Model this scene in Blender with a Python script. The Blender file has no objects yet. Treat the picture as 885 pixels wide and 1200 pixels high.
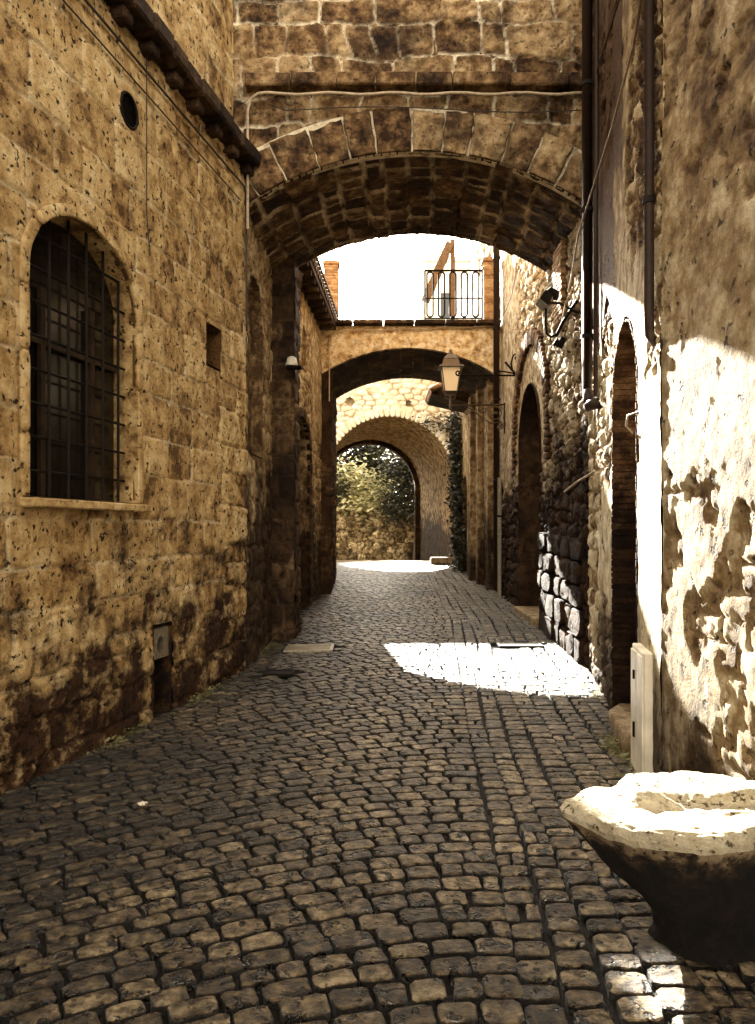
import bpy, math, random
import numpy as np
from mathutils import Vector
R_ = math.radians
rng = np.random.RandomState(7)
random.seed(11)
F = 900.0; CX = 442.5; HY = 622.0; EYE = 1.6
COL = bpy.context.scene.collection

def P(px, py, Y):
    return ((px - CX) * Y / F, Y, EYE + (HY - py) * Y / F)
def G(y):
    y = np.asarray(y, dtype=float)
    return np.interp(y, [-40, 6, 8, 23.5, 25, 36, 80], [0, 0, .055, .61, .62, .22, .2])
def g(y): return float(G(y))

# ------------------------------------------------------------------ noise
def _h(ix, iy, s):
    v = np.sin(ix * 127.1 + iy * 311.7 + s * 74.7) * 43758.5453
    return v - np.floor(v)
def vnoise(x, y, s=0):
    ix = np.floor(x); iy = np.floor(y); fx = x - ix; fy = y - iy
    fx = fx * fx * (3 - 2 * fx); fy = fy * fy * (3 - 2 * fy)
    a = _h(ix, iy, s); b = _h(ix + 1, iy, s); c = _h(ix, iy + 1, s); d = _h(ix + 1, iy + 1, s)
    return (a * (1 - fx) + b * fx) * (1 - fy) + (c * (1 - fx) + d * fx) * fy
def fbm(x, y, s=0, o=4):
    t = 0; a = .5
    for i in range(o):
        t = t + a * vnoise(x * 2 ** i + 13.7 * i, y * 2 ** i + 7.1 * i, s + i); a *= .5
    return t
def sst(a, b, x):
    t = np.clip((x - a) / (b - a), 0, 1); return t * t * (3 - 2 * t)

# ------------------------------------------------------------------ stone patterns: (u,v) -> dist to joint, tone
def ashlar(u, v, ch=.33, bl=.5, seed=1, warp=.02, jit=.35):
    r = np.random.RandomState(seed)
    uu = u + (fbm(u * 2.1, v * 2.1, seed) - .47) * warp * 3
    vv = v + (fbm(u * 1.3 + 9, v * 1.3, seed + 3) - .47) * warp * 3 + (vnoise(u * 9, v * 9, seed + 5) - .5) * warp * .5
    v0 = vv.min() - ch; v1 = vv.max() + ch
    e = [v0]
    while e[-1] < v1: e.append(e[-1] + ch * (1 + r.uniform(-jit, jit) * .6))
    e = np.array(e); row = np.clip(np.searchsorted(e, vv) - 1, 0, len(e) - 2)
    dv = np.minimum(vv - e[row], e[row + 1] - vv)
    du = np.zeros_like(uu); tone = np.zeros_like(uu)
    u0 = uu.min() - bl * 2; u1 = uu.max() + bl * 2
    for k in range(len(e) - 1):
        x = [u0 - r.uniform(0, bl)]
        while x[-1] < u1: x.append(x[-1] + bl * (1 + r.uniform(-jit, jit)))
        x = np.array(x); tn = r.uniform(0, 1, len(x))
        m = row == k
        if not m.any(): continue
        c = np.clip(np.searchsorted(x, uu[m]) - 1, 0, len(x) - 2)
        du[m] = np.minimum(uu[m] - x[c], x[c + 1] - uu[m]); tone[m] = tn[c]
    d = np.minimum(du, dv)
    # rounded corners
    cr = .05
    q = np.where((du < cr) & (dv < cr), cr - np.sqrt((cr - du) ** 2 + (cr - dv) ** 2), d)
    return np.minimum(d, q), tone
def rubble(u, v, sx=.28, sy=.17, seed=1, warp=.05):
    uu = (u + (fbm(u * 3, v * 3, seed) - .47) * warp * 2) / sx
    vv = (v + (fbm(u * 3 + 5, v * 3, seed + 2) - .47) * warp * 2) / sy
    ix = np.floor(uu); iy = np.floor(vv)
    f1 = np.full(uu.shape, 9.); f2 = np.full(uu.shape, 9.); tone = np.zeros(uu.shape)
    for dx in (-1, 0, 1):
        for dy in (-1, 0, 1):
            cx = ix + dx; cy = iy + dy
            px = cx + .5 + (_h(cx, cy, seed) - .5) * .7 + .5 * (cy % 2)
            py = cy + .5 + (_h(cx, cy, seed + 11) - .5) * .55
            dd = ((np.abs(uu - px)) ** 2.6 + (np.abs(vv - py)) ** 2.6) ** (1 / 2.6)
            n = dd < f1
            f2 = np.where(n, f1, np.minimum(f2, dd)); tone = np.where(n, _h(cx, cy, seed + 23), tone); f1 = np.where(n, dd, f1)
    return (f2 - f1) * min(sx, sy) * .55, tone

# ------------------------------------------------------------------ mesh builder
class MB:
    def __init__(s): s.V = []; s.F = []; s.T = []; s.M = []; s.n = 0; s.sm = []
    def add(s, V, Fc, tone=.5, mort=0., smooth=True):
        V = np.asarray(V, dtype=float).reshape(-1, 3); k = len(V)
        s.V.append(V)
        s.T.append(np.broadcast_to(np.asarray(tone, dtype=float), (k,)).copy())
        s.M.append(np.broadcast_to(np.asarray(mort, dtype=float), (k,)).copy())
        if isinstance(Fc, np.ndarray): s.F.append(Fc + s.n); s.sm.append((len(Fc), smooth))
        else:
            by = {}
            for f in Fc: by.setdefault(len(f), []).append(f)
            for L, fs in by.items():
                s.F.append(np.array(fs, dtype=int) + s.n); s.sm.append((len(fs), smooth))
        s.n += k
    def box(s, c, size, rz=0, tone=.5, mort=0, bev=0.0, rx=0):
        a, b, d = [q / 2 for q in size]
        if bev <= 0:
            pts = [(x, y, z) for x in (-a, a) for y in (-b, b) for z in (-d, d)]
            fs = [(0, 1, 3, 2), (4, 6, 7, 5), (0, 4, 5, 1), (2, 3, 7, 6), (0, 2, 6, 4), (1, 5, 7, 3)]
        else:
            e = min(bev, a * .9, b * .9, d * .9)
            pts = []; idx = {}
            for sx in (-1, 1):
                for sy in (-1, 1):
                    for sz in (-1, 1):
                        for ax in range(3):
                            q = [sx * (a - e), sy * (b - e), sz * (d - e)]; q[ax] = (sx * a, sy * b, sz * d)[ax]
                            idx[(sx, sy, sz, ax)] = len(pts); pts.append(tuple(q))
            fs = []
            for ax in range(3):
                o1, o2 = [i for i in range(3) if i != ax]
                for sg in (-1, 1):
                    f = []
                    for (p, q) in ((-1, -1), (1, -1), (1, 1), (-1, 1)):
                        k = [0, 0, 0]; k[ax] = sg; k[o1] = p; k[o2] = q; f.append(idx[(k[0], k[1], k[2], ax)])
                    fs.append(tuple(f))
                for p in (-1, 1):
                    for q in (-1, 1):
                        k = [0, 0, 0]; k[o1] = p; k[o2] = q
                        k0 = list(k); k0[ax] = -1; k1 = list(k); k1[ax] = 1
                        fs.append((idx[tuple(k0) + (o1,)], idx[tuple(k1) + (o1,)], idx[tuple(k1) + (o2,)], idx[tuple(k0) + (o2,)]))
            for sx in (-1, 1):
                for sy in (-1, 1):
                    for sz in (-1, 1): fs.append(tuple(idx[(sx, sy, sz, ax)] for ax in range(3)))
        V = np.array(pts)
        if rx:
            cs, sn = math.cos(rx), math.sin(rx); V = np.c_[V[:, 0], V[:, 1] * cs - V[:, 2] * sn, V[:, 1] * sn + V[:, 2] * cs]
        cs, sn = math.cos(rz), math.sin(rz)
        V = np.c_[V[:, 0] * cs - V[:, 1] * sn, V[:, 0] * sn + V[:, 1] * cs, V[:, 2]] + np.array(c)
        s.add(V, fs, tone, mort, False)
    def tube(s, pts, r, n=8, tone=.5, cap=True, flat=None):
        pts = [Vector(p) for p in pts]; V = []; up = Vector((0, 0, 1)); prev = None
        rs = r if hasattr(r, '__len__') else [r] * len(pts)
        for i, p in enumerate(pts):
            d = (pts[min(i + 1, len(pts) - 1)] - pts[max(i - 1, 0)]).normalized()
            if prev is None:
                a = d.cross(up if abs(d.z) < .95 else Vector((1, 0, 0))).normalized()
            else: a = (prev - d * prev.dot(d)).normalized()
            prev = a; b = d.cross(a)
            for k in range(n):
                t = 2 * math.pi * k / n; V.append(p + (a * math.cos(t) + b * math.sin(t)) * rs[i])
        fs = [(i * n + k, i * n + (k + 1) % n, (i + 1) * n + (k + 1) % n, (i + 1) * n + k) for i in range(len(pts) - 1) for k in range(n)]
        if cap: fs += [tuple(range(n)), tuple(range((len(pts) - 1) * n, len(pts) * n))]
        s.add([tuple(v) for v in V], fs, tone, 0, True)
    def lathe(s, prof, c, n=24, tone=.5, squash=None, a0=0.):
        V = []
        for (r, z) in prof:
            for k in range(n):
                t = a0 + 2 * math.pi * k / n
                V.append((c[0] + r * math.cos(t), c[1] + r * math.sin(t), c[2] + z))
        fs = [(i * n + k, i * n + (k + 1) % n, (i + 1) * n + (k + 1) % n, (i + 1) * n + k) for i in range(len(prof) - 1) for k in range(n)]
        fs += [tuple(range(n)), tuple(range((len(prof) - 1) * n, len(prof) * n))]
        s.add(V, fs, tone, 0, n > 10)
    def build(s, name, mat, parent=None):
        V = np.concatenate(s.V)
        off = np.zeros(3); p = parent
        while p is not None: off += np.array(p.location); p = p.parent
        V = V - off
        me = bpy.data.meshes.new(name)
        me.vertices.add(len(V)); me.vertices.foreach_set('co', V.ravel())
        tot = sum(f.size for f in s.F); cnt = sum(len(f) for f in s.F)
        me.loops.add(tot); me.polygons.add(cnt)
        me.loops.foreach_set('vertex_index', np.concatenate([f.ravel() for f in s.F]).astype(np.int32))
        sizes = np.concatenate([np.full(len(f), f.shape[1]) for f in s.F])
        st = np.concatenate([[0], np.cumsum(sizes)[:-1]])
        me.polygons.foreach_set('loop_start', st.astype(np.int32))
        sm = np.concatenate([np.full(n, b) for n, b in s.sm])
        me.update(calc_edges=True)
        me.polygons.foreach_set('use_smooth', sm)
        for nm, arr in (('tone', s.T), ('mort', s.M)):
            a = me.attributes.new(nm, 'FLOAT', 'POINT'); a.data.foreach_set('value', np.concatenate(arr))
        me.validate()
        me.materials.append(mat)
        o = bpy.data.objects.new(name, me); COL.objects.link(o)
        if parent is not None: o.parent = parent
        return o

def thing(name, label, cat, loc=(0, 0, 0), group=None):
    o = bpy.data.objects.new(name, None); COL.objects.link(o); o.location = loc
    o.empty_display_size = .2
    o['label'] = label; o['category'] = cat
    if group: o['group'] = group
    return o
def tag(o, label, cat, group=None):
    o['label'] = label; o['category'] = cat
    if group: o['group'] = group
    return o
def dup(root, loc, label):
    def cp(o, par):
        c = o.copy(); COL.objects.link(c)
        if par is not None: c.parent = par
        for ch in list(o.children): cp(ch, c)
        return c
    r = cp(root, None); r.location = loc; r['label'] = label
    return r

# ------------------------------------------------------------------ materials
def newmat(name):
    m = bpy.data.materials.new(name); m.use_nodes = True
    nt = m.node_tree; b = nt.nodes['Principled BSDF']
    return m, nt, b
def N(nt, t, **kw):
    n = nt.nodes.new(t)
    for k, v in kw.items(): setattr(n, k, v)
    return n
def stone_mat(name, cols, mortar, rough=.9, noise=6., tone_w=.55, pits=0., pit_scale=38., bump=.35, stain=None, stain_z=None, spec=.25, mort_mix=1., vari=1.0, streak=0., stain_bias=.22, grime=.55, pit_lo=.60, mort_lo=.36):
    m, nt, b = newmat(name); L = nt.links.new
    tc = N(nt, 'ShaderNodeTexCoord'); geo = N(nt, 'ShaderNodeNewGeometry')
    at = N(nt, 'ShaderNodeAttribute', attribute_name='tone'); am = N(nt, 'ShaderNodeAttribute', attribute_name='mort')
    n1 = N(nt, 'ShaderNodeTexNoise'); n1.inputs['Scale'].default_value = noise; n1.inputs['Detail'].default_value = 8; n1.inputs['Roughness'].default_value = .65
    L(tc.outputs['Object'], n1.inputs['Vector'])
    ma = N(nt, 'ShaderNodeMath', operation='MULTIPLY'); L(at.outputs['Fac'], ma.inputs[0]); ma.inputs[1].default_value = tone_w
    mr = N(nt, 'ShaderNodeMapRange'); mr.inputs[1].default_value = .38; mr.inputs[2].default_value = .63; mr.inputs[3].default_value = -.1 * vari; mr.inputs[4].default_value = (1 - tone_w) * vari + .1
    L(n1.outputs[0], mr.inputs[0])
    ad = N(nt, 'ShaderNodeMath', operation='ADD'); L(ma.outputs[0], ad.inputs[0]); L(mr.outputs[0], ad.inputs[1])
    rp = N(nt, 'ShaderNodeValToRGB')
    el = rp.color_ramp.elements
    while len(el) < len(cols): el.new(.5)
    for i, c in enumerate(cols): el[i].position = i / (len(cols) - 1); el[i].color = (*c, 1)
    L(ad.outputs[0], rp.inputs[0])
    # mortar
    n2 = N(nt, 'ShaderNodeTexNoise'); n2.inputs['Scale'].default_value = 2.3; n2.inputs['Detail'].default_value = 5
    L(tc.outputs['Object'], n2.inputs['Vector'])
    mm = N(nt, 'ShaderNodeMapRange'); mm.inputs[1].default_value = mort_lo; mm.inputs[2].default_value = mort_lo + .2; mm.inputs[3].default_value = .0; mm.inputs[4].default_value = mort_mix
    L(n2.outputs[0], mm.inputs[0])
    mu = N(nt, 'ShaderNodeMath', operation='MULTIPLY'); L(am.outputs['Fac'], mu.inputs[0]); L(mm.outputs[0], mu.inputs[1])
    mx = N(nt, 'ShaderNodeMix', data_type='RGBA'); L(mu.outputs[0], mx.inputs[0]); L(rp.outputs[0], mx.inputs[6]); mx.inputs[7].default_value = (*mortar, 1)
    ng = N(nt, 'ShaderNodeTexNoise'); ng.inputs['Scale'].default_value = 5.5; ng.inputs['Detail'].default_value = 10; ng.inputs['Roughness'].default_value = .75
    L(tc.outputs['Object'], ng.inputs['Vector'])
    gr = N(nt, 'ShaderNodeMapRange'); gr.inputs[1].default_value = .50; gr.inputs[2].default_value = .62; gr.inputs[4].default_value = grime; L(ng.outputs[0], gr.inputs[0])
    mg = N(nt, 'ShaderNodeMix', data_type='RGBA', blend_type='MULTIPLY'); L(gr.outputs[0], mg.inputs[0]); L(mx.outputs[2], mg.inputs[6]); mg.inputs[7].default_value = (.20, .125, .075, 1)
    cur = mg.outputs[2]
    hcur = n1.outputs[0]
    if pits > 0:
        nv = N(nt, 'ShaderNodeTexNoise'); nv.inputs['Scale'].default_value = pit_scale; nv.inputs['Detail'].default_value = 3; nv.inputs['Roughness'].default_value = .6
        L(tc.outputs['Object'], nv.inputs['Vector'])
        pr = N(nt, 'ShaderNodeMapRange'); pr.inputs[1].default_value = pit_lo; pr.inputs[2].default_value = pit_lo + .06; L(nv.outputs[0], pr.inputs[0])
        pm = N(nt, 'ShaderNodeMath', operation='MULTIPLY'); L(pr.outputs[0], pm.inputs[0]); pm.inputs[1].default_value = pits
        m2 = N(nt, 'ShaderNodeMix', data_type='RGBA'); L(pm.outputs[0], m2.inputs[0]); L(cur, m2.inputs[6]); m2.inputs[7].default_value = (cols[0][0] * .35, cols[0][1] * .3, cols[0][2] * .25, 1)
        cur = m2.outputs[2]
    else: pm = None
    if stain:   # large dark weathering with its own blotchy outline; stain_z=(z_lo,z_hi) keeps rising damp near the foot of the wall
        ns = N(nt, 'ShaderNodeTexNoise'); ns.inputs['Scale'].default_value = stain[1]; ns.inputs['Detail'].default_value = 7; ns.inputs['Roughness'].default_value = .7
        if streak:
            mp = N(nt, 'ShaderNodeMapping'); mp.inputs['Scale'].default_value = (1, 1, streak); L(tc.outputs['Object'], mp.inputs[0]); L(mp.outputs[0], ns.inputs['Vector'])
        else: L(tc.outputs['Object'], ns.inputs['Vector'])
        val = ns.outputs[0]
        if stain_z:
            sx = N(nt, 'ShaderNodeSeparateXYZ'); L(geo.outputs['Position'], sx.inputs[0])
            zr = N(nt, 'ShaderNodeMapRange'); zr.inputs[1].default_value = stain_z[0]; zr.inputs[2].default_value = stain_z[1]; zr.inputs[3].default_value = stain_bias; zr.inputs[4].default_value = -.12
            L(sx.outputs[2], zr.inputs[0])
            a2 = N(nt, 'ShaderNodeMath', operation='ADD'); L(val, a2.inputs[0]); L(zr.outputs[0], a2.inputs[1]); val = a2.outputs[0]
        sr = N(nt, 'ShaderNodeMapRange'); sr.inputs[1].default_value = .5; sr.inputs[2].default_value = .64; sr.inputs[4].default_value = stain[0]; L(val, sr.inputs[0])
        m3 = N(nt, 'ShaderNodeMix', data_type='RGBA', blend_type='MULTIPLY'); L(sr.outputs[0], m3.inputs[0]); L(cur, m3.inputs[6]); m3.inputs[7].default_value = (.075, .042, .024, 1)
        cur = m3.outputs[2]
    L(cur, b.inputs['Base Color'])
    b.inputs['Roughness'].default_value = rough
    b.inputs['Specular IOR Level'].default_value = spec
    nb = N(nt, 'ShaderNodeTexNoise'); nb.inputs['Scale'].default_value = 30; nb.inputs['Detail'].default_value = 9; nb.inputs['Roughness'].default_value = .7
    L(tc.outputs['Object'], nb.inputs['Vector'])
    hh = nb.outputs[0]
    if pm is not None:
        sb = N(nt, 'ShaderNodeMath', operation='SUBTRACT'); L(hh, sb.inputs[0]); L(pm.outputs[0], sb.inputs[1]); hh = sb.outputs[0]
    bp = N(nt, 'ShaderNodeBump'); bp.inputs['Strength'].default_value = bump; bp.inputs['Distance'].default_value = .042
    L(hh, bp.inputs['Height']); L(bp.outputs[0], b.inputs['Normal'])
    return m
def plain_mat(name, col, rough=.6, metal=0., bump=.15, scale=25., vary=.35, spec=.4):
    m, nt, b = newmat(name); L = nt.links.new
    tc = N(nt, 'ShaderNodeTexCoord')
    n = N(nt, 'ShaderNodeTexNoise'); n.inputs['Scale'].default_value = scale; n.inputs['Detail'].default_value = 6
    L(tc.outputs['Object'], n.inputs['Vector'])
    r = N(nt, 'ShaderNodeValToRGB'); r.color_ramp.elements[0].position = .3; r.color_ramp.elements[1].position = .7
    r.color_ramp.elements[0].color = (*[c * (1 - vary) for c in col], 1); r.color_ramp.elements[1].color = (*[min(1, c * (1 + vary * .5)) for c in col], 1)
    L(n.outputs[0], r.inputs[0]); L(r.outputs[0], b.inputs['Base Color'])
    b.inputs['Roughness'].default_value = rough; b.inputs['Metallic'].default_value = metal; b.inputs['Specular IOR Level'].default_value = spec
    bp = N(nt, 'ShaderNodeBump'); bp.inputs['Strength'].default_value = bump; bp.inputs['Distance'].default_value = .01
    L(n.outputs[0], bp.inputs['Height']); L(bp.outputs[0], b.inputs['Normal'])
    return m
def leaf_mat(name, c0, c1, trans=.45):
    m, nt, b = newmat(name); L = nt.links.new
    at = N(nt, 'ShaderNodeAttribute', attribute_name='tone')
    r = N(nt, 'ShaderNodeValToRGB'); r.color_ramp.elements[0].color = (*c0, 1); r.color_ramp.elements[1].color = (*c1, 1)
    L(at.outputs['Fac'], r.inputs[0]); L(r.outputs[0], b.inputs['Base Color']); b.inputs['Roughness'].default_value = .5
    tr = N(nt, 'ShaderNodeBsdfTranslucent'); L(r.outputs[0], tr.inputs[0])
    mx = N(nt, 'ShaderNodeMixShader'); mx.inputs[0].default_value = trans
    L(b.outputs[0], mx.inputs[1]); L(tr.outputs[0], mx.inputs[2]); L(mx.outputs[0], nt.nodes['Material Output'].inputs[0])
    return m

TUFA = stone_mat('tufa_ashlar', [(.11, .052, .014), (.42, .26, .10), (.62, .43, .195), (.78, .60, .33)], (.76, .64, .42), pits=1.0, pit_scale=21, stain=(1.0, 2.6), stain_z=(.3, 2.2), stain_bias=.155, bump=1.0, mort_mix=.9, grime=.28, pit_lo=.60)
BRIDGE = stone_mat('bridge_stone', [(.03, .013, .005), (.17, .095, .04), (.38, .255, .125), (.56, .42, .24)], (.85, .76, .56), pits=.7, pit_scale=26, stain=(.85, 1.1), bump=.7)
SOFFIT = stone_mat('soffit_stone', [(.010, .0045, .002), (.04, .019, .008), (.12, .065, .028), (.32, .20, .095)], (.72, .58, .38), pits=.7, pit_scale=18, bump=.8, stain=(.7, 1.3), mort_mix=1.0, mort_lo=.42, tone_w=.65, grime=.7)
RUB = stone_mat('weathered_rubble', [(.08, .04, .016), (.34, .23, .11), (.62, .50, .32), (.82, .73, .56)], (.10, .06, .03), pits=.9, pit_scale=14, bump=1.0, stain=(1.0, 1.1), stain_z=(1.5, 3.4), stain_bias=.3)
PLASTER = stone_mat('old_render', [(.28, .16, .07), (.58, .42, .22), (.74, .61, .40), (.84, .76, .60)], (.75, .65, .45), tone_w=.3, pits=.5, pit_scale=14, bump=.6, stain=(.85, .8), stain_z=(.2, 2.6), streak=.3)
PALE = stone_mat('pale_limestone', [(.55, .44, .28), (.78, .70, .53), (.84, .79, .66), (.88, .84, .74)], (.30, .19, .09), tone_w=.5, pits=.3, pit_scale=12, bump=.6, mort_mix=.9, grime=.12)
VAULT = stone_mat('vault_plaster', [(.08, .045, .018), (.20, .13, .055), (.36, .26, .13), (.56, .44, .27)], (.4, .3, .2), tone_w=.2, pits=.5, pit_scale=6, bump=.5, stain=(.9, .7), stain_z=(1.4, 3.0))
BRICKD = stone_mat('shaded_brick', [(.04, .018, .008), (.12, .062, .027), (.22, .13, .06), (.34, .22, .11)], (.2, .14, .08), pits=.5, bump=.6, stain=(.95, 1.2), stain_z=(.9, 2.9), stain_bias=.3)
BRICK = stone_mat('thin_brick', [(.16, .075, .03), (.36, .2, .09), (.48, .30, .15), (.58, .40, .22)], (.6, .5, .34), pits=.4, bump=.5)
DARKB = stone_mat('sooty_stone', [(.012, .006, .003), (.04, .02, .009), (.10, .055, .024), (.24, .15, .07)], (.30, .21, .12), pits=.6, bump=.8, stain=(.9, 1.5), mort_mix=.35)
BASALT = stone_mat('basalt_setts', [(.004, .002, .001), (.045, .029, .014), (.175, .126, .066), (.42, .33, .20)], (.02, .015, .01), rough=.30, noise=19, tone_w=.55, vari=1.05, pits=1.0, pit_scale=13, pit_lo=.57, bump=1.0, spec=.7, stain=(.8, .5), grime=.6)
DIRT = stone_mat('joint_dirt', [(.004, .003, .002), (.009, .006, .004), (.018, .012, .007)], (.02, .015, .01), bump=.6)
SLAB = stone_mat('worn_slab', [(.16, .10, .05), (.32, .23, .13), (.45, .36, .22)], (.4, .3, .2), pits=.7, bump=.6, noise=9)
TRAV = stone_mat('travertine', [(.42, .34, .20), (.62, .54, .38), (.74, .67, .50)], (.4, .3, .2), pits=1.0, pit_scale=30, bump=1.0, noise=22)
TRAV_SHADE = stone_mat('shade_toned_travertine', [(.004, .002, .001), (.012, .007, .004), (.05, .03, .016), (.30, .22, .13)], (.02, .02, .01), pits=.9, bump=1.0, noise=14)  # near-black travertine: the bowl's underside shade is put into the colour
RENDER = stone_mat('flaking_render', [(.09, .045, .018), (.34, .23, .11), (.68, .57, .37), (.84, .77, .60)], (.42, .30, .17), tone_w=.75, pits=.8, pit_scale=11, pit_lo=.62, bump=.9, stain=(.9, 1.1), stain_z=(.1, 1.5), streak=.35, grime=.45)
IRON = plain_mat('black_iron', (.010, .007, .005), .8, 0, spec=.12)
STEEL = plain_mat('worn_steel', (.30, .25, .18), .4, .7)
PIPE = plain_mat('brown_pipe', (.030, .015, .009), .6, 0)
CABLE = plain_mat('cable', (.035, .025, .018), .6)
CABLEP = plain_mat('pale_conduit', (.42, .33, .22), .6)
GUARD = plain_mat('galvanised_guard', (.75, .66, .5), .5)
WHITE = plain_mat('cream_paint', (.72, .66, .54), .55, vary=.25, scale=6)
DOORW = stone_mat('old_door_wood', [(.010, .005, .002), (.028, .015, .007), (.055, .03, .015)], (.02, .01, .01), bump=.4)
GLASSD = plain_mat('dark_pane', (.01, .008, .006), .15, 0, bump=.02, spec=.5)
TIMBER = plain_mat('weathered_timber', (.16, .09, .04), .8, vary=.5)
TILE = stone_mat('roof_tile', [(.05, .028, .014), (.13, .07, .035), (.22, .13, .07)], (.1, .07, .04), bump=.6)
LEAFD = leaf_mat('dark_leaves', (.004, .0045, .0015), (.03, .028, .009), .12)
LEAFL = leaf_mat('sunny_leaves', (.10, .095, .03), (.32, .29, .12), .5)
LEAFS = leaf_mat('bright_leaves', (.25, .23, .10), (.75, .70, .42), .5)
BARK = plain_mat('bark', (.07, .045, .025), .9, bump=.5)
_m, _nt, _b = newmat('frosted_glass')
_b.inputs['Base Color'].default_value = (.90, .80, .62, 1); _b.inputs['Roughness'].default_value = .35
_b.inputs['Transmission Weight'].default_value = .08
FROST = _m

# ------------------------------------------------------------------ walls
class Wall:
    """vertical plane from A to B in plan; u runs A->B, v is height, h comes out towards the street"""
    def __init__(s, A, B, side):
        s.A = np.array(A, float); s.B = np.array(B, float); d = s.B - s.A; s.L = np.hypot(*d); s.d = d / s.L
        s.n = np.array([s.d[1], -s.d[0]]) * (1 if side == 'left' else -1)
    def pos(s, u, v, h):
        u = np.asarray(u, float); v = np.asarray(v, float) + 0 * u; h = np.asarray(h, float) + 0 * u
        return np.stack([s.A[0] + s.d[0] * u + s.n[0] * h, s.A[1] + s.d[1] * u + s.n[1] * h, v], -1)
    def u_at(s, px):   # where the wall crosses image column px
        k = (px - CX) / F
        return (k * s.A[1] - s.A[0]) / (s.d[0] - k * s.d[1])
    def uy(s, Y): return (Y - s.A[1]) / s.d[1]
    def y_at(s, u): return s.A[1] + s.d[1] * u

class Arch:
    def __init__(s, uc, w, z0, zs, rise): s.uc = uc; s.w = w / 2; s.z0 = z0; s.zs = zs; s.rise = rise
    def inside(s, u, v, m=0.):
        w = s.w + m; r = s.rise + m; x = np.clip(np.abs(u - s.uc) / w, 0, 1)
        return (np.abs(u - s.uc) < w) & (v > s.z0 - (m if s.rise < 90 else 0)) & (v < s.zs + r * np.sqrt(1 - x * x))
    def outline(s, m=0., n=18, close=False):
        w = s.w + m; r = s.rise + m
        z0 = s.z0 - (m if close else 0)
        k = max(2, int((s.zs - z0) / .25))
        pts = [(s.uc - w, z) for z in np.linspace(z0, s.zs, k, endpoint=False)]
        pts += [(s.uc - w * math.cos(t), s.zs + r * math.sin(t)) for t in np.linspace(0, math.pi, n)]
        pts += [(s.uc + w, z) for z in np.linspace(s.zs, z0, k + 1)[1:]]
        if close: pts.append(pts[0])
        return pts
class Rect:
    def __init__(s, u0, u1, z0, z1): s.b = (u0, u1, z0, z1)
    def inside(s, u, v, m=0.):
        a, b, c, d = s.b; return (u > a - m) & (u < b + m) & (v > c - m) & (v < d + m)
    def outline(s, m=0., close=True):
        a, b, c, d = s.b; a -= m; b += m; c -= m; d += m
        return [(a, c), (a, d), (b, d), (b, c), (a, c)]

def relief(mb, pos, us, vs, fn, holes=()):
    U, Vv = np.meshgrid(us, vs, indexing='ij')
    h, tone, mort = fn(U, Vv)
    pts = pos(U, Vv, h)
    nu, nv = U.shape
    idx = np.arange(nu * nv).reshape(nu, nv)
    uc = (U[:-1, :-1] + U[1:, 1:]) / 2; vc = (Vv[:-1, :-1] + Vv[1:, 1:]) / 2
    keep = np.ones(uc.shape, bool)
    for ho in holes: keep &= ~ho.inside(uc, vc, .022) if not callable(ho) else ~ho(uc, vc)
    q = np.stack([idx[:-1, :-1], idx[1:, :-1], idx[1:, 1:], idx[:-1, 1:]], -1)[keep]
    mb.add(pts.reshape(-1, 3), q, tone.ravel(), mort.ravel())
def strip(mb, pos, line, h0, h1, tone=.5, n=4, rough=.006, seed=3, mort=0.):
    line = np.array(line, float)
    hs = np.linspace(h0, h1, n + 1)
    U = np.repeat(line[:, 0][:, None], n + 1, 1); V = np.repeat(line[:, 1][:, None], n + 1, 1)
    H = np.repeat(hs[None], len(line), 0)
    pts = pos(U, V, H) + (fbm(U * 9 + H * 5, V * 9, seed) - .47)[..., None] * rough
    idx = np.arange(U.size).reshape(U.shape)
    q = np.stack([idx[:-1, :-1], idx[1:, :-1], idx[1:, 1:], idx[:-1, 1:]], -1).reshape(-1, 4)
    mb.add(pts.reshape(-1, 3), q, tone, mort, False)
def ringband(mb, pos, o0, o1, h, tone=.5, mort=0.):
    a = np.array(o0); b = np.array(o1)
    for (x, y) in ((a, b),):
        V = np.concatenate([pos(x[:, 0], x[:, 1], h + 0 * x[:, 0]), pos(y[:, 0], y[:, 1], h + 0 * y[:, 0])])
        k = len(a); q = np.array([(i, i + 1, k + i + 1, k + i) for i in range(k - 1)])
        mb.add(V, q, tone, mort, False)
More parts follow.
